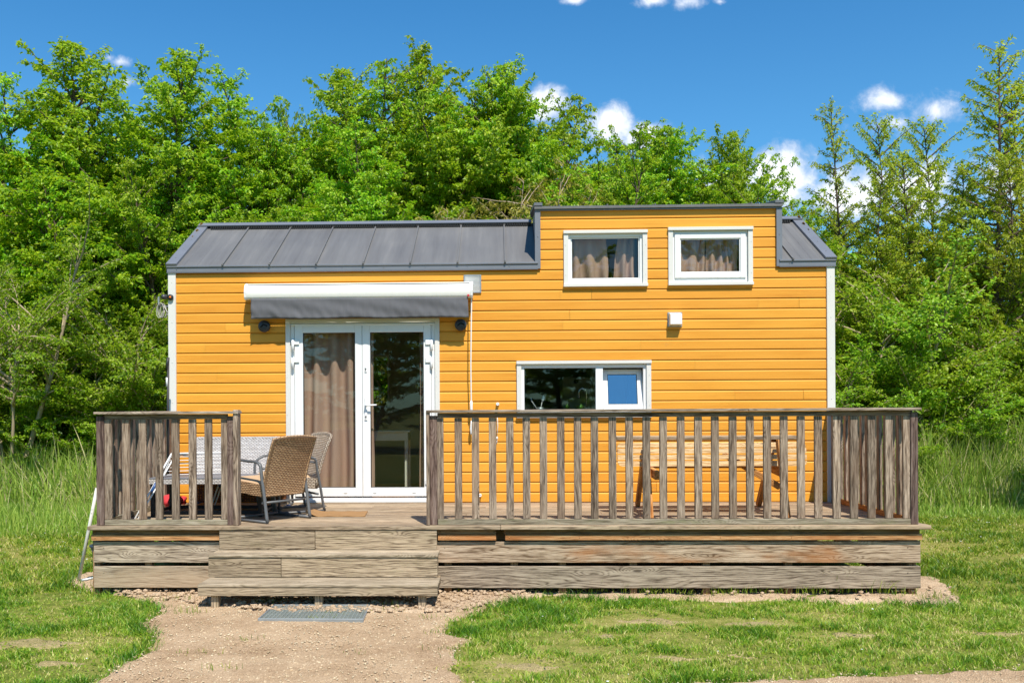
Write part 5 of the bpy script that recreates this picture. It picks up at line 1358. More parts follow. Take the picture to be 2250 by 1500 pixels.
# clods and pebbles
def lumps(name, n, sampler, smin, smax, mat, flat=.65):
    P_ = sampler(n); n = len(P_)
    ico = np.array([(0, 0, 1), (.89, 0, .45), (.28, .85, .45), (-.72, .53, .45), (-.72, -.53, .45), (.28, -.85, .45), (.72, .53, -.45), (-.28, .85, -.45), (-.89, 0, -.45), (-.28, -.85, -.45), (.72, -.53, -.45), (0, 0, -1)])
    tri = np.array([(0, 1, 2), (0, 2, 3), (0, 3, 4), (0, 4, 5), (0, 5, 1), (1, 6, 2), (2, 7, 3), (3, 8, 4), (4, 9, 5), (5, 10, 1), (6, 7, 2), (7, 8, 3), (8, 9, 4), (9, 10, 5), (10, 6, 1), (11, 7, 6), (11, 8, 7), (11, 9, 8), (11, 10, 9), (11, 6, 10)])
    s = smin + (smax - smin) * R_.random(n) ** 3; a = R_.random(n) * 6.28; v = ico[None] * (1 + .35 * (R_.random((n, 12, 1)) - .5)) * s[:, None, None]
    v[:, :, 2] *= flat; v[:, :, 0] *= (1 + .5 * R_.random(n))[:, None]
    x = v[:, :, 0] * np.cos(a)[:, None] - v[:, :, 1] * np.sin(a)[:, None]; y = v[:, :, 0] * np.sin(a)[:, None] + v[:, :, 1] * np.cos(a)[:, None]
    V = np.stack([x + P_[:, 0:1], y + P_[:, 1:2], v[:, :, 2] + P_[:, 2:3]], 2).reshape(-1, 3); F_ = (tri[None] + (np.arange(n) * 12)[:, None, None]).reshape(-1, 3)
    return np_mesh(name, V, F_, mat)
def samp(poly, z, ymin=-9, cond=None):
    xs = [p[0] for p in poly]; ys = [p[1] for p in poly]
    def f(n):
        x = R_.uniform(min(xs), max(xs), n * 4); y = R_.uniform(max(min(ys), ymin), max(ys), n * 4); k = inpoly(x, y, poly)
        if cond is not None: k &= cond(x, y)
        x, y = x[k][:n], y[k][:n]; return np.stack([x, y, np.full(len(x), z)], 1)
    return f
o = lumps('clay_clods', 4600, samp(SOIL, .034, cond=lambda x, y: (y < -1.9) & ((x < 4.2) | (R_.random(x.shape) < .10))), .004, .028, M['clod']); tag(o, 'crumbled pale clay clods along the foot of the deck', 'soil clods', kind='stuff')
o = lumps('path_pebbles', 13000, samp(PATH, .018, -7.2), .0025, .010, M['peb']); tag(o, 'fine pale gravel grains scattered on the sandy path', 'gravel', kind='stuff')
o = lumps('lane_gravel', 5000, samp(LANE, .017, -7), .003, .009, M['peb']); tag(o, 'fine gravel grains on the lane at the lower right corner', 'gravel', kind='stuff')

# ------------------------------------------------------------------ grass blades
def blades(name, x, y, z, h, wdt, lean, rnd, mat, segs=2):
    n = len(x); a = R_.random(n) * 6.283; dx, dy = np.cos(a), np.sin(a); l = lean * h; b = R_.random(n) * 6.283; sxx, syy = np.cos(b), np.sin(b)
    V = []; ts = np.linspace(0, 1, segs + 1)
    for t in ts[:-1]:
        w_ = wdt * (1 - t * .55) / 2; cx_ = x + dx * l * t ** 2; cy_ = y + dy * l * t ** 2; cz_ = z + h * t * (1 - .25 * lean * t)
        V += [np.stack([cx_ - sxx * w_, cy_ - syy * w_, cz_], 1), np.stack([cx_ + sxx * w_, cy_ + syy * w_, cz_], 1)]
    V.append(np.stack([x + dx * l, y + dy * l, z + h * (1 - .25 * lean)], 1)); k = len(V); V = np.stack(V, 1)
    tr = []
    for s in range(segs - 1): tr += [(2 * s, 2 * s + 1, 2 * s + 3), (2 * s, 2 * s + 3, 2 * s + 2)]
    tr.append((2 * segs - 2, 2 * segs - 1, 2 * segs)); tr = np.array(tr)
    F_ = (tr[None] + (np.arange(n) * k)[:, None, None]).reshape(-1, 3)
    return np_mesh(name, V.reshape(-1, 3), F_, mat, rnd=np.repeat(rnd, k))
BARE = [(G(a, b).x, G(a, b).y, r, r * .32) for a, b, r in ((60, 1410, .5), (1430, 1362, .42), (1150, 1462, .40), (1660, 1368, .34), (1490, 1443, .3), (1330, 1395, .22), (1870, 1392, .35), (2200, 1392, .3), (1240, 1425, .25), (120, 1230, .5), (2080, 1195, .55), (1380, 1340, .2), (2050, 1430, .3), (215, 1405, .25), (110, 1480, .3), (1800, 1350, .25))]
def field(x, y):
    d = .42 + .5 * nz(x, y, 1.6, 1) + .6 * nz(x, y, 5, 3) + .4 * nz(x, y, 17, 6)
    for cx_, cy_, rx, ry in BARE: d = d - 2.2 * np.exp(-(((x - cx_) / rx) ** 2 + ((y - cy_) / (ry * 1.1)) ** 2) * 1.4)
    return d
def lawn(name, x0, x1, y0, y1, n, h, wdt, label):
    x = R_.uniform(x0, x1, n); y = R_.uniform(y0, y1, n)
    jx, jy = x + .05 * R_.standard_normal(n), y + .05 * R_.standard_normal(n)
    on = inpoly(jx, jy, PATH) | inpoly(jx, jy, SOIL) | inpoly(jx, jy, LANE); on |= (x > xs0) & (x < xs1) & (y > -2.2)
    f = field(x, y); keep = ~on & (R_.random(n) < np.where(f < -.9, .50, np.clip(f * 1.2 + .25, .22, 1)))
    x, y, f = x[keep], y[keep], f[keep]; n = len(x)
    near = np.zeros(n)
    e = .14; 
    for sx_, sy_ in ((e, 0), (-e, 0), (0, e), (0, -e), (e * .7, e * .7), (-e * .7, -e * .7)): near += inpoly(x + sx_, y + sy_, PATH) | inpoly(x + sx_, y + sy_, SOIL) | inpoly(x + sx_, y + sy_, LANE)
    lush = np.clip(f, 0, 1.35) + .45 * np.clip(near, 0, 3) / 3
    hh = h * (.36 + 1.0 * lush) * (.55 + .9 * R_.random(n))
    rnd = np.clip(.72 - .46 * lush + .26 * R_.standard_normal(n) + .20 * nz(x, y, .9, 9) + .12 * nz(x, y, 7, 2), 0, 1)
    o = blades(name, x, y, np.full(n, -.012), hh, wdt * (.7 + .6 * R_.random(n)), .35 + .75 * R_.random(n), rnd, M['grass'])
    return tag(o, label, 'grass', kind='stuff')
lawn('front_grass', -1.6, 10.2, -7.0, -2.2, 400000, .050, .0066, 'mown lawn with bare patches in front of the deck and beside the sandy path')
lawn('left_grass', -5.5, xs0 + .0, -2.2, 4.2, 90000, .065, .010, 'bright mown lawn to the left of the deck')
lawn('right_grass', xs1 - .0, 15.0, -2.2, 6.5, 150000, .060, .010, 'sunlit mown lawn to the right of the deck')
# sprigs of taller grass in the soil at the foot of the deck
xx, yy_, hh = [], [], []
for px, py, n, h in ((480, 1475, 24, .04), (940, 1362, 22, .035), (1100, 1402, 30, .04), (850, 1333, 40, .05), (740, 1352, 24, .03), (540, 1410, 14, .03), (780, 1440, 12, .03), (440, 1440, 20, .03), (1030, 1345, 30, .04), (1010, 1302, 20, .09), (1600, 1310, 40, .07), (1650, 1306, 24, .1), (1780, 1308, 40, .08), (1990, 1312, 30, .08), (2060, 1318, 40, .07), (1530, 1310, 30, .05), (600, 1330, 20, .05), (380, 1322, 40, .05), (1075, 1300, 26, .10), (1310, 1302, 60, .12), (1240, 1300, 50, .09), (1180, 1302, 40, .08), (1855, 1303, 70, .20), (1925, 1306, 30, .13), (1430, 1308, 30, .07), (1490, 1306, 24, .06), (1700, 1308, 20, .06), (1380, 1303, 30, .1), (520, 1314, 24, .06), (700, 1322, 30, .07), (420, 1350, 40, .06), (1090, 1395, 30, .04), (960, 1395, 24, .03), (990, 1430, 34, .04), (350, 1292, 50, .06), (290, 1298, 60, .12), (245, 1290, 60, .14), (700, 1362, 40, .03), (860, 1345, 16, .04)):
    p = G(px, py); xx.append(p.x + R_.standard_normal(n) * .09); yy_.append(p.y + R_.standard_normal(n) * .035); hh.append(h * (.5 + R_.random(n)))
xx, yy_, hh = map(np.concatenate, (xx, yy_, hh)); n = len(xx)
o = blades('grass_sprigs', xx, yy_, np.full(n, .02), hh, np.full(n, .005), .2 + .6 * R_.random(n), R_.random(n) * .7, M['grass'], 3); tag(o, 'thin sprigs of taller grass at the foot of the deck and on the sand', 'grass', kind='stuff')
n = 9000; cx_ = R_.uniform(-1.6, 10, 500); cy_ = R_.uniform(-6, -2.6, 500); k = R_.integers(0, 500, n); x = cx_[k] + R_.standard_normal(n) * .06; y = cy_[k] + R_.standard_normal(n) * .05
k = ~(inpoly(x, y, PATH) | inpoly(x, y, SOIL) | inpoly(x, y, LANE)); x, y = x[k], y[k]; n = len(x); a = R_.random(n) * 6.28
def weed_leaves(x, y, n, a):
    d = np.stack([np.cos(a), np.sin(a), np.full(n, .25)], 1); nn = np.tile([0, 0, 1.0], (n, 1)) + .3 * R_.standard_normal((n, 3)); d /= np.linalg.norm(d, axis=1)[:, None]; side = np.cross(nn, d); side /= np.linalg.norm(side, axis=1)[:, None]
    L = (.010 + .022 * R_.random(n) ** 2)[:, None]; P0 = np.stack([x, y, .015 + .02 * R_.random(n)], 1)
    V = np.stack([P0, P0 + d * L * .5 + side * L * .33, P0 + d * L, P0 + d * L * .5 - side * L * .33], 1).reshape(-1, 3); return V, np.arange(n * 4).reshape(-1, 4)
V, F_ = weed_leaves(x, y, n, a); o = np_mesh('clover_leaves', V, F_, M['leafD'], rnd=np.repeat(np.clip(.35 + .2 * R_.standard_normal(n), 0, 1), 4)); tag(o, 'clusters of clover and small weeds in the front lawn', 'weeds', kind='stuff')
# daisies
n = 150; x = np.concatenate([R_.uniform(-3.6, xs0 - .2, 60), R_.uniform(xs1 + .2, 13, 60), R_.uniform(-1, 9, 30)]); y = np.concatenate([R_.uniform(-.6, 2.6, 60), R_.uniform(0, 5, 60), R_.uniform(-5.5, -3, 30)])
k = ~(inpoly(x, y, PATH) | inpoly(x, y, SOIL) | inpoly(x, y, LANE)); Pz = np.stack([x[k], y[k], np.full(k.sum(), .06)], 1)
o = lumps('daisy_flowers', n, lambda n: Pz, .005, .010, M['petal'], .4); tag(o, 'tiny white daisies dotted over the lawn', 'flowers', kind='stuff')

# ------------------------------------------------------------------ reeds and tall grass
def reeds(name, region, n, h, label, dry=.16, wdt=.020):
    x = R_.uniform(region[0], region[1], n); y = R_.uniform(region[2], region[3], n); d = .5 + .5 * nz(x, y, 1.1, 4)
    front = np.clip((y - region[2]) / 1.2, 0.12, 1); hh = h * front ** .6 * (.45 + .4 * R_.random(n) + .35 * d)
    rnd = np.where(R_.random(n) < dry, .97, np.clip(.55 + .25 * R_.standard_normal(n), 0, .85))
    return tag(blades(name, x, y, np.zeros(n) - .02, hh, wdt * (.5 + R_.random(n)), (.08 + .5 * R_.random(n) ** 1.6), rnd, M['reed'], 5), label, 'reeds', kind='stuff')
reeds('left_reeds', (-7.5, 2.0, 3.3, 7.2), 21000, 1.4, 'tall green reeds and grass on the left between lawn and thicket')
reeds('right_reeds', (6.0, 17.0, 4.6, 8.2), 32000, 1.75, 'tall green reeds with dry stalks on the right between lawn and thicket')
reeds('left_meadow_grass', (-7.5, 1.0, 1.9, 4.2), 16000, .42, 'knee high bright grass in front of the left reeds', .05, .012)
reeds('right_meadow_grass', (6.0, 16.5, 4.0, 5.8), 18000, .40, 'knee high bright grass in front of the right reeds', .05, .012)
# dry reed plumes
xx = np.concatenate([R_.uniform(8.6, 14, 60), R_.uniform(-6, -1.5, 18)]); yy_ = np.concatenate([R_.uniform(6.2, 8, 60), R_.uniform(4.5, 6.5, 18)]); n = len(xx)
o = blades('dry_reed_stalks', xx, yy_, np.zeros(n), np.concatenate([1.6 + .7 * R_.random(60), 1.3 + .4 * R_.random(18)]), np.full(n, .03), .12 + .35 * R_.random(n), np.full(n, 1.0), M['reed'], 6); tag(o, 'pale dry reed stalks rising above the green reeds', 'reeds', kind='stuff')

# ================================================================== trees
def limb_mesh(name, tubes, mat, sides=5):
    """tubes: list of (points Nx3, radii N)"""
    V, F_ = [], []; base = 0
    for pts, rad in tubes:
        pts = np.asarray(pts, float); m = len(pts); T_ = np.gradient(pts, axis=0); T_ /= np.linalg.norm(T_, axis=1)[:, None] + 1e-9
        ref = np.array([1.0, 0.2, 0]); A = np.cross(T_, ref); A /= np.linalg.norm(A, axis=1)[:, None] + 1e-9; B = np.cross(T_, A)
        sd = sides if rad[0] > .02 else 3
        an = np.arange(sd) * 2 * np.pi / sd
        ring = pts[:, None] + (A[:, None] * np.cos(an)[None, :, None] + B[:, None] * np.sin(an)[None, :, None]) * np.asarray(rad)[:, None, None]
        V.append(ring.reshape(-1, 3))
        i = np.arange(m - 1)[:, None]; j = np.arange(sd)[None]; j2 = (j + 1) % sd
        q = np.stack([base + i * sd + j, base + i * sd + j2, base + (i + 1) * sd + j2, base + (i + 1) * sd + j], -1).reshape(-1, 4); F_.append(q); base += m * sd
    return np.concatenate(V), np.concatenate(F_)
def leaf_mesh(P_, dirs, nrm, L, W, rnd):
    n = len(P_); dirs = dirs / (np.linalg.norm(dirs, axis=1)[:, None] + 1e-9); side = np.cross(nrm, dirs); side /= np.linalg.norm(side, axis=1)[:, None] + 1e-9
    up_ = np.cross(dirs, side); L = L[:, None]; W = W[:, None]
    V = np.stack([P_, P_ + dirs * L * .42 + side * W * .5 + up_ * W * .16, P_ + dirs * L - up_ * L * .10, P_ + dirs * L * .42 - side * W * .5 + up_ * W * .16], 1).reshape(-1, 3)
    b = np.arange(n)[:, None] * 4; F_ = np.concatenate([b + np.array([[0, 1, 2]]), b + np.array([[0, 2, 3]])]); return V, F_, np.repeat(rnd, 4)
def curve(p0, d0, L, n, bend, rg, wob=.12):
    pts = [np.array(p0, float)]; d = np.array(d0, float)
    for i in range(n):
        d = d + np.array(bend) / n + rg.standard_normal(3) * wob / n ** .5; d /= np.linalg.norm(d); pts.append(pts[-1] + d * L / n)
    return np.array(pts)
def gen_tree(seed, H=9.0, R=1.7, z0=.6, nb=95, twigs=13, leafs=20, leafL=.105, leafW=.065, el=(.9, .35), bend=(0, 0, -.35), prof='oval', droop=.35, trunk=.11, multi=1, twl=.34, spread=1.0, lean=(0, 0), flatness=.55, lo=.35):
    rg = np.random.default_rng(seed); tubes = []; LP, LD, LN, LR = [], [], [], []
    stems = []
    for s in range(multi):
        hh = H * (1 if s == 0 else rg.uniform(.65, .92)); a = rg.uniform(0, 6.28); sp = (0 if multi == 1 else .30)
        tr = curve((.05 * s, 0, 0), (math.cos(a) * sp + lean[0], math.sin(a) * sp + lean[1], 1), hh, 14, (-lean[0] * .6, -lean[1] * .5, .3), rg, .06)
        rad = trunk * (1 - np.linspace(0, 1, 15) ** 1.1 * .93) * (1 if s == 0 else .75); tubes.append((tr, rad)); stems.append((tr, rad, hh))
    for b in range(nb):
        tr, rad, hh = stems[b % multi]; t = z0 / hh + (1 - z0 / hh) * ((b + rg.random()) / nb) ** .82; t = min(t, .992)
        k = t * 14; i = min(int(k), 13); p = tr[i] * (1 - (k - i)) + tr[i + 1] * (k - i); tt = (t * hh - z0) / (hh - z0)
        if prof == 'oval': r = R * (.28 + lo + .85 * math.sin(math.pi * min(1, max(0, tt * .78 + .20)) ** .9)) * (1.05 - tt ** 4.5) * .72
        elif prof == 'cone': r = R * (1.04 - tt) ** .72 * (lo + .65 + .2 * math.sin(tt * 9 + seed))
        else: r = R * (1.05 - tt ** 2) ** .5
        r *= rg.uniform(.5, 1.3) * (1.0 + .22 * math.sin(b * 2.399 * 2 + seed))
        r = max(r, .12); az = b * 2.399 + rg.uniform(-.5, .5); e = el[0] + (1 - tt) * (el[1] - el[0]) + rg.uniform(-.15, .15)
        if tt > .9: e = max(e, .75)
        d = np.array([math.cos(az) * math.cos(e), math.sin(az) * math.cos(e), math.sin(e)]); br = curve(p, d, r / max(.35, math.cos(e)) * .8, 8, bend, rg, .25)
        rr = min(.035, .010 + .012 * r); tubes.append((br, np.linspace(rr, .003, 9)))
        ntw = max(3, int(twigs * (r / R) + 2.5))
        for q in range(ntw):
            u = (.22 + .8 * (q + rg.random()) / ntw) if ntw > 1 else 1; u = min(u, 1.0); kk = u * 8; j = min(int(kk), 7); pp = br[j] * (1 - (kk - j)) + br[j + 1] * (kk - j); bd = br[j + 1] - br[j]; bd /= np.linalg.norm(bd)
            sd = np.cross(bd, (0, 0, 1)); sd /= np.linalg.norm(sd) + 1e-9; sg = 1 if q % 2 else -1
            td = bd * rg.uniform(.5, 1.0) + sd * sg * spread * rg.uniform(.4, 1.0) + np.array([0, 0, 1]) * rg.uniform(-.35, .35) * flatness
            tl = twl * (r * .5 + .35) * rg.uniform(.5, 1.15) * (1.25 - .55 * u); tw = curve(pp, td, tl, 4, (0, 0, -droop), rg, .3)
            if rg.random() < .4: tubes.append((tw, np.linspace(.006, .002, 5)))
            nl = max(4, int(leafs * tl / .3)); s_ = rg.random(nl) * 4; jj = np.minimum(s_.astype(int), 3); f = (s_ - jj)[:, None]
            lp = tw[jj] * (1 - f) + tw[jj + 1] * f + rg.standard_normal((nl, 3)) * np.array([.035, .035, .022]); tdv = tw[-1] - tw[0]; tdv = tdv / (np.linalg.norm(tdv) + 1e-9)
            out_ = np.array([math.cos(az), math.sin(az), 0.0])
            ld = tdv[None] * .6 + out_[None] * .35 + rg.standard_normal((nl, 3)) * .6 + np.array([0, 0, -droop])
            ln = np.array([0, 0, 1.0])[None] + out_[None] * .6 + rg.standard_normal((nl, 3)) * .5
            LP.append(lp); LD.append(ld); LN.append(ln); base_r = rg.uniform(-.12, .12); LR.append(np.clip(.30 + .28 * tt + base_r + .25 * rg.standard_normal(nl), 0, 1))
    LP, LD, LN, LR = map(np.concatenate, (LP, LD, LN, LR)); n = len(LP)
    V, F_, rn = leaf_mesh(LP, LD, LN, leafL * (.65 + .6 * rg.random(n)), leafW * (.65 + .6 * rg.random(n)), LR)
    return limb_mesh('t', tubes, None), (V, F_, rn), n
PROTO = {}
def proto(key, leafmat, barkmat, **kw):
    (tv, tf), (lv, lf, rn), n = gen_tree(**kw)
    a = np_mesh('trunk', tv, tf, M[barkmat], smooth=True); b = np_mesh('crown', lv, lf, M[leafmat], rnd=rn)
    PROTO[key] = (a, b, kw['H']); a['unused'] = 1; b['unused'] = 1
    C.objects.unlink(a); C.objects.unlink(b); return n
tot = 0
tot += proto('h1', 'leafA', 'bark', seed=1, H=9, R=2.3, nb=150, twigs=15, leafs=38, leafL=.088, leafW=.054, multi=2, droop=.5)
tot += proto('h2', 'leafA', 'bark', seed=2, H=9, R=2.2, nb=140, twigs=14, leafs=38, leafL=.088, leafW=.054, prof='oval', lo=.25, droop=.4)
tot += proto('h3', 'leafA', 'bark', seed=3, H=9, R=2.5, nb=160, twigs=15, leafs=36, el=(1.0, .5), droop=.6, multi=3, leafL=.085, leafW=.054)
tot += proto('h4', 'leafA', 'bark', seed=14, H=9, R=2.6, nb=170, twigs=15, leafs=34, el=(.9, .3), droop=.75, multi=2, leafL=.08, leafW=.05, bend=(0, 0, -.6))
tot += proto('c1', 'leafB', 'bark', seed=4, H=9, R=3.0, nb=84, twigs=34, leafs=30, prof='cone', el=(.55, .2), bend=(0, 0, .15), droop=.55, twl=.12, spread=.6, trunk=.085, leafL=.092, leafW=.042, lo=.2, z0=1.6)
tot += proto('c2', 'leafB', 'bark', seed=5, H=9, R=2.9, nb=100, twigs=28, leafs=34, prof='cone', el=(.8, .4), bend=(0, 0, .1), droop=.6, twl=.15, spread=.6, trunk=.08, leafL=.09, leafW=.042, lo=.3, z0=1.2)
tot += proto('w1', 'leafC', 'palebark', seed=6, H=6, R=1.6, nb=110, twigs=13, leafs=20, droop=.9, leafL=.085, leafW=.035, multi=3, trunk=.06)
tot += proto('b1', 'leafD', 'palebark', seed=7, H=3.2, R=1.5, z0=.15, nb=110, twigs=14, leafs=30, prof='dome', multi=4, trunk=.03, leafL=.064, leafW=.044, el=(1.0, .45), twl=.4)
tot += proto('b2', 'leafD', 'palebark', seed=8, H=3.0, R=1.4, z0=.1, nb=90, twigs=13, leafs=22, prof='dome', multi=5, trunk=.03, leafL=.065, leafW=.04, el=(1.1, .55), droop=.15, twl=.45)
tot += proto('b3', 'leafA', 'bark', seed=9, H=4.2, R=1.7, z0=.15, nb=130, twigs=14, leafs=32, prof='dome', multi=3, trunk=.05, leafL=.075, leafW=.048, el=(.9, .35), twl=.36)
tot += proto('m1', 'leafD', 'palebark', seed=10, H=6.2, R=1.9, z0=2.3, nb=90, twigs=11, leafs=18, prof='oval', multi=5, trunk=.085, leafL=.075, leafW=.045, el=(1.0, .4), droop=.2, lean=(.12, -.05))
print('LEAVES', tot, flush=True)
def plant_tree(key, name, pos, H, label, cat, group, rot, sr=1.0):
    a, b, H0 = PROTO[key]; s = H / H0
    root = bpy.data.objects.new(name, None); C.objects.link(root); root.location = pos; root.rotation_euler = (0, 0, rot); root.scale = (s * sr, s * sr, s)
    for o in (a, b):
        c = o.copy(); C.objects.link(c); c.parent = root
        c.name = 'trunk' if o is a else 'crown'
        if 'unused' in c: del c['unused']
    tag(root, label, cat, group); return root
rt_ = random.Random(21)
def T_(key, name, px, ytop, dist, label, cat, group, sr=1.0, rot=None):
    p = AT(px, dist); H = CZ + (CY - ytop) / F * dist
    return plant_tree(key, name, (p.x, p.y, -.03), H, label, cat, group, rt_.uniform(0, 6.28) if rot is None else rot, sr)
GT = 'broadleaf trees of the grove behind the house'
tr = [  # key px ytop dist label sr
    ('h1', -70, 190, 22, 'tree cut off by the left edge of the photo, at the back of the grove', 1.0),
    ('h1', 48, 150, 21.5, 'slender treetop nearest the left edge, just left of the tallest tree of the left group', .8),
    ('h3', 125, 200, 23, 'lower green treetop between the leftmost top and the tall left tree', 1.0),
    ('h2', 205, 98, 21, 'tallest tree of the left group, its tip beside a small wispy cloud', 1.15),
    ('h3', 290, 225, 20, 'broad lower tree between the two tall trees of the left group', .95),
    ('h2', 378, 122, 20, 'bright green pointed tree above the left end of the roof', 1.1),
    ('h1', 462, 212, 21, 'tree whose top curves down to the sky gap above the left roof', .5),
    ('h3', 430, 350, 18.5, 'bright low tree directly behind the left roof corner', .9),
    ('h2', 612, 275, 21.5, 'tree on the right shore of the sky gap above the roof', .75),
    ('h3', 660, 178, 22, 'tree with a rounded top right of the sky gap above the roof', .5),
    ('h1', 712, 125, 22, 'tall bushy tree above the fifth roof panel', 1.0),
    ('h2', 790, 150, 23, 'tree between the bushy tall tree and the highest crown above the roof', 1.0),
    ('h1', 868, 135, 22, 'full crown just left of the highest treetop above the roof', .95),
    ('h2', 915, 92, 23.5, 'highest and thinnest treetop above the middle of the house', .95),
    ('h1', 1005, 105, 22, 'tall tree directly left of the windswept top above the dormer', .95),
    ('h3', 1070, 140, 24, 'tree behind the olive tree, with a dense even crown', .9),
    ('h2', 1132, 132, 23, 'windswept treetop above the left corner of the dormer', .95),
    ('h1', 1242, 148, 23.5, 'tree between two white cloud tops above the left dormer window', .8),
    ('h3', 1300, 235, 24, 'darker tree beside the small cloud above the dormer', .85),
    ('h1', 1365, 235, 23, 'tree above the gap between the two dormer windows', .9),
    ('h2', 1440, 290, 24, 'short pointed tree right of the small cloud above the dormer', 1.1),
    ('h1', 1510, 250, 24, 'narrow treetop above the right dormer window', .85),
    ('h3', 1580, 292, 24, 'low crown above the right dormer window, before the last tree of the row', .8),
    ('h2', 1632, 292, 24.5, 'last tree of the row, beside the big cloud right of the dormer', .6),
    ('h4', 285, 235, 24, 'second row tree filling the gap left of the bright pointed tree', .65),
    ('h4', 735, 195, 25.5, 'second row tree right of the sky gap, behind the rounded top', .7),
    ('h4', 800, 175, 25, 'second row tree between the bushy tall tree and its neighbour', 1.0),
    ('h4', 960, 160, 26, 'second row tree behind the highest treetop', 1.05),
    ('h4', 1050, 175, 26, 'second row tree behind the tops above the left part of the dormer', 1.0),
    ('h4', 1195, 235, 26, 'second row tree beside the first white cloud top', .8),
    ('h4', 1270, 290, 26, 'second row tree between the two cloud tops', .9),
    ('h4', 1400, 300, 26, 'second row tree under the second white cloud', .8),
    ('h4', 1470, 330, 25, 'second row tree behind the right half of the dormer', .9),
    ('h4', 1545, 300, 26, 'second row tree over the right dormer window', .8),
    ('h4', 1572, 345, 25, 'second row tree filling the end of the row above the dormer', .7),
    ('h4', 90, 240, 25, 'second row tree deep behind the left treetops', 1.0),
    ('h4', 0, 230, 25, 'second row tree at the left edge behind the slender tops', 1.0),
    ('h3', 560, 420, 19, 'low leafy tree filling the base of the sky gap behind the roof', 1.0),
    ('h3', 700, 370, 19, 'low bright tree behind the middle of the long roof', 1.05),
    ('h1', 830, 300, 20, 'mid height tree behind the roof, left of the olive tree', 1.0),
    ('h3', 1290, 350, 20.5, 'low tree just behind the dormer roof on its left', 1.0),
    ('h3', 1420, 372, 20.5, 'low tree just behind the middle of the dormer roof', 1.0),
    ('h3', 1550, 365, 21, 'low tree just behind the right part of the dormer roof', 1.0)]
for k, px, yt_, ds, lb, sr in tr: T_(k, 'broadleaf_tree', px, yt_, ds, lb, 'tree', GT, sr)
GC = 'slender cherry trees right of the house'
for k, px, yt_, ds, lb, sr in (
    ('c1', 1862, 232, 19.5, 'slender cherry tree with tiered branches right of the big cloud', .85), ('c2', 1962, 275, 20.5, 'thin cherry tree between the two tall pointed cherry trees', .95),
    ('c2', 2065, 285, 21.5, 'pale green cherry tree below the small cloud pair on the right', 1.0), ('c1', 2178, 95, 18.0, 'tallest cherry tree with a bare spiky top near the right edge', 1.0),
    ('c2', 2265, 190, 19, 'cherry tree cut off by the right edge, beside the spiky tall one', 1.1), ('c2', 1765, 470, 22, 'low cherry tree whose tip pokes up beside the dormer', 1.0),
    ('c1', 1905, 400, 18.5, 'lower leafy cherry tree beside the right gable of the house', 1.1), ('c2', 2010, 360, 18.5, 'cherry tree in front of the cloud bank at the right', 1.1),
    ('c1', 2110, 380, 19.5, 'short cherry tree left of the tall trunk on the right', 1.2), ('c2', 2360, 220, 20, 'cherry tree standing outside the right edge of the photo', 1.1),
    ('c2', 2230, 360, 17.5, 'leafy cherry tree in front of the tall spiky one', 1.0)): T_(k, 'cherry_tree', px, yt_, ds + 1.6, lb, 'tree', GC, sr)
GO = 'olive coloured willows behind the roof'
for px, yt_, ds, lb in ((1110, 350, 19, 'olive brown willow rising behind the roof beside the dormer'), (1040, 395, 18.3, 'smaller olive willow on the left flank of the larger one'), (1180, 400, 18.5, 'olive willow directly behind the left corner of the dormer'), (880, 455, 18, 'short yellowish willow peeping over the middle of the long roof')): T_('w1', 'willow_tree', px, yt_, ds, lb, 'tree', GO)
GB = 'bushes of the thicket at the foot of the grove'
T_('m1', 'pale_stemmed_tree', 12, 480, 16.4, 'small tree with pale leaning stems at the left edge', 'tree', None, .9, .4)
T_('m1', 'pale_stemmed_tree', -120, 500, 18, 'second pale stemmed tree outside the left edge', 'tree', None, .9, 2.4)
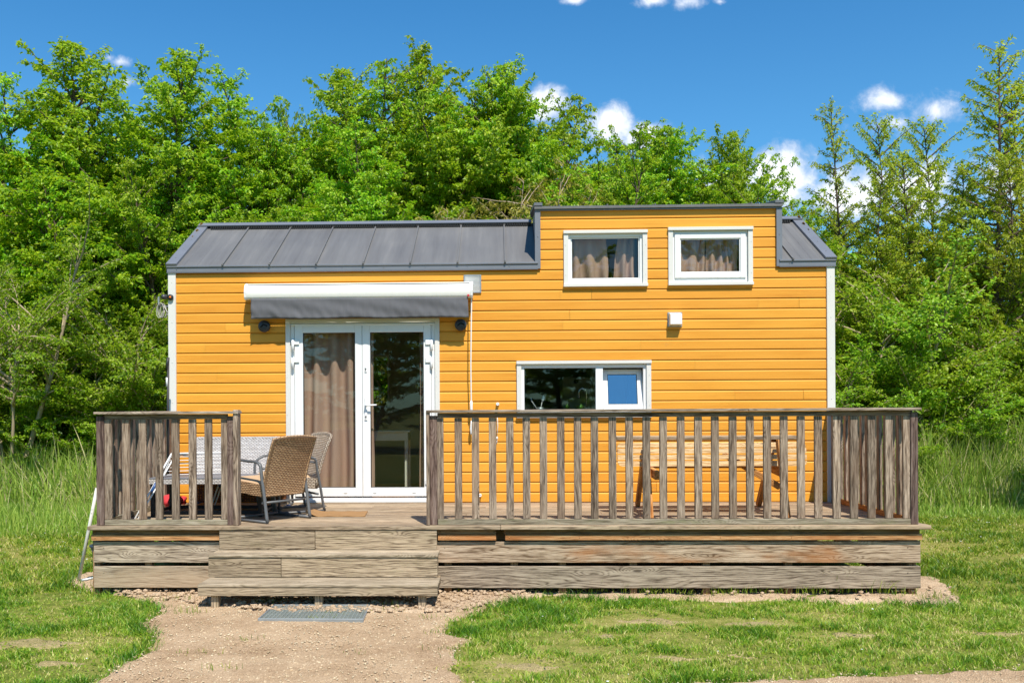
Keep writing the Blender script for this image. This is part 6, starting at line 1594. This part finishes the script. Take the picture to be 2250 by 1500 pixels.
bs = [('b3', 120, 560, 17, 'tall bright bush behind the pale stemmed tree', 1.0), ('b3', 250, 520, 17.5, 'high leafy bush between pale stemmed tree and house', 1.1), ('b3', 345, 590, 17, 'leafy bush touching the left house corner at eave height', 1.0), ('b3', 190, 440, 19.5, 'highest bush at the back of the left thicket', 1.1),
      ('b1', 60, 800, 15.8, 'low bush in the shade under the pale stemmed tree', 1.1), ('b1', 170, 740, 16.2, 'rounded low bush left of the deck railing', 1.1), ('b2', 285, 700, 15.6, 'bush with fine twigs behind the short railing', 1.0), ('b1', 350, 740, 15.2, 'bush right beside the left wall of the house', .9),
      ('b1', 230, 890, 15.2, 'lowest bush above the left reeds', 1.2), ('b2', 100, 900, 15.4, 'low tangled bush above the left reeds by the pale stems', 1.2), ('b1', -60, 860, 15.8, 'low bush outside the left edge', 1.1), ('b3', -100, 560, 18, 'tall bush outside the left edge', 1.1), ('b3', 20, 470, 19, 'tall dark bush behind the pale stemmed tree', 1.1),
      ('b2', 1880, 640, 16.8, 'twiggy bush with pale stems beside the right house corner', 1.1), ('b1', 1960, 700, 16.6, 'yellowish green bush behind the right end of the long railing', 1.1), ('b2', 2060, 735, 16.4, 'rounded bush right of the long railing', 1.1), ('b1', 2150, 760, 16.6, 'bright bush left of the tall cherry trunk', 1.1), ('b1', 2235, 745, 16.8, 'bright bush at the right edge under the cherry trees', 1.1),
      ('b3', 1900, 560, 20, 'tall dark bush at the back of the right thicket near the house', 1.2), ('b3', 2030, 590, 20.5, 'tall dark bush at the back of the right thicket, in its middle', 1.2), ('b3', 2150, 580, 20.5, 'tall dark bush at the back of the right thicket near the edge', 1.2), ('b3', 2290, 570, 20.5, 'tall dark bush at the back right corner of the thicket', 1.2),
      ('b1', 2000, 860, 15.8, 'low bush just above the right reeds beside the railing', 1.2), ('b2', 2120, 850, 16, 'low tangled bush above the middle of the right reeds', 1.2), ('b1', 2240, 850, 16, 'low bush above the right reeds at the edge', 1.2), ('b2', 1850, 820, 15.6, 'low twiggy bush at the foot of the right house corner', 1.0), ('b1', 2350, 800, 16.4, 'bush standing outside the right edge', 1.2)]
for k, px, yt_, ds, lb, sr in bs: T_(k, 'bush', px, yt_, ds + (1.9 if ds < 18 else 1.5), lb, 'bush', GB, sr)
# the edge of the clearing behind the viewer, mirrored in the glazing
for i_, (x, y, h, k, lb) in enumerate(((-7, -31, 9.5, 'h1', 'broad tree across the clearing, mirrored at the left of the door glass'), (-2, -33, 10, 'h3', 'bushy tree across the clearing, second from the left in the reflections'), (2.5, -31, 9, 'h2', 'pointed tree across the clearing facing the double door'),
        (7, -32, 10, 'h1', 'tall tree across the clearing facing the kitchen window'), (11.5, -31, 9.5, 'h3', 'round tree across the clearing facing the dormer windows'), (16, -33, 9.5, 'h2', 'pointed tree at the far right of the clearing edge'), (-12, -32, 9, 'h3', 'tree at the far left of the clearing edge'))):
    plant_tree(k, 'broadleaf_tree', (x, y, -.03), h, lb, 'tree', 'trees across the clearing, seen in the glass', i_ * 1.7, 1.25)
p = AT(2660, 13.4); plant_tree('h2', 'broadleaf_tree', (p.x, p.y, -.03), 5.0, 'small tree just outside the right edge, throwing its shadow on the lawn', 'tree', None, .5)
# far wood behind everything: reads as one mass
rgf = np.random.default_rng(77)
def wood_mass(name, x0, x1, y0, y1, hmax, n, label):
    x = rgf.uniform(x0, x1, n); y = rgf.uniform(y0, y1, n); top = hmax * (.8 + .2 * nz(x, y * 0, .5, 3)); z = top * rgf.random(n) ** .8
    V, F_, rn = leaf_mesh(np.stack([x, y, z], 1), rgf.standard_normal((n, 3)) + [0, -.5, -.3], rgf.standard_normal((n, 3)) * .5 + [0, -.5, 1], .30 * (.6 + .6 * rgf.random(n)), .22 * (.6 + .6 * rgf.random(n)), np.clip(.25 + .2 * rgf.standard_normal(n), 0, 1))
    return tag(np_mesh(name, V, F_, M['leafA'], rnd=rn), label, 'woodland', kind='stuff')
wood_mass('far_woodland', -18, 30, 15.5, 19.5, 3.9, 60000, 'dense dark woodland undergrowth behind the rows of trees')
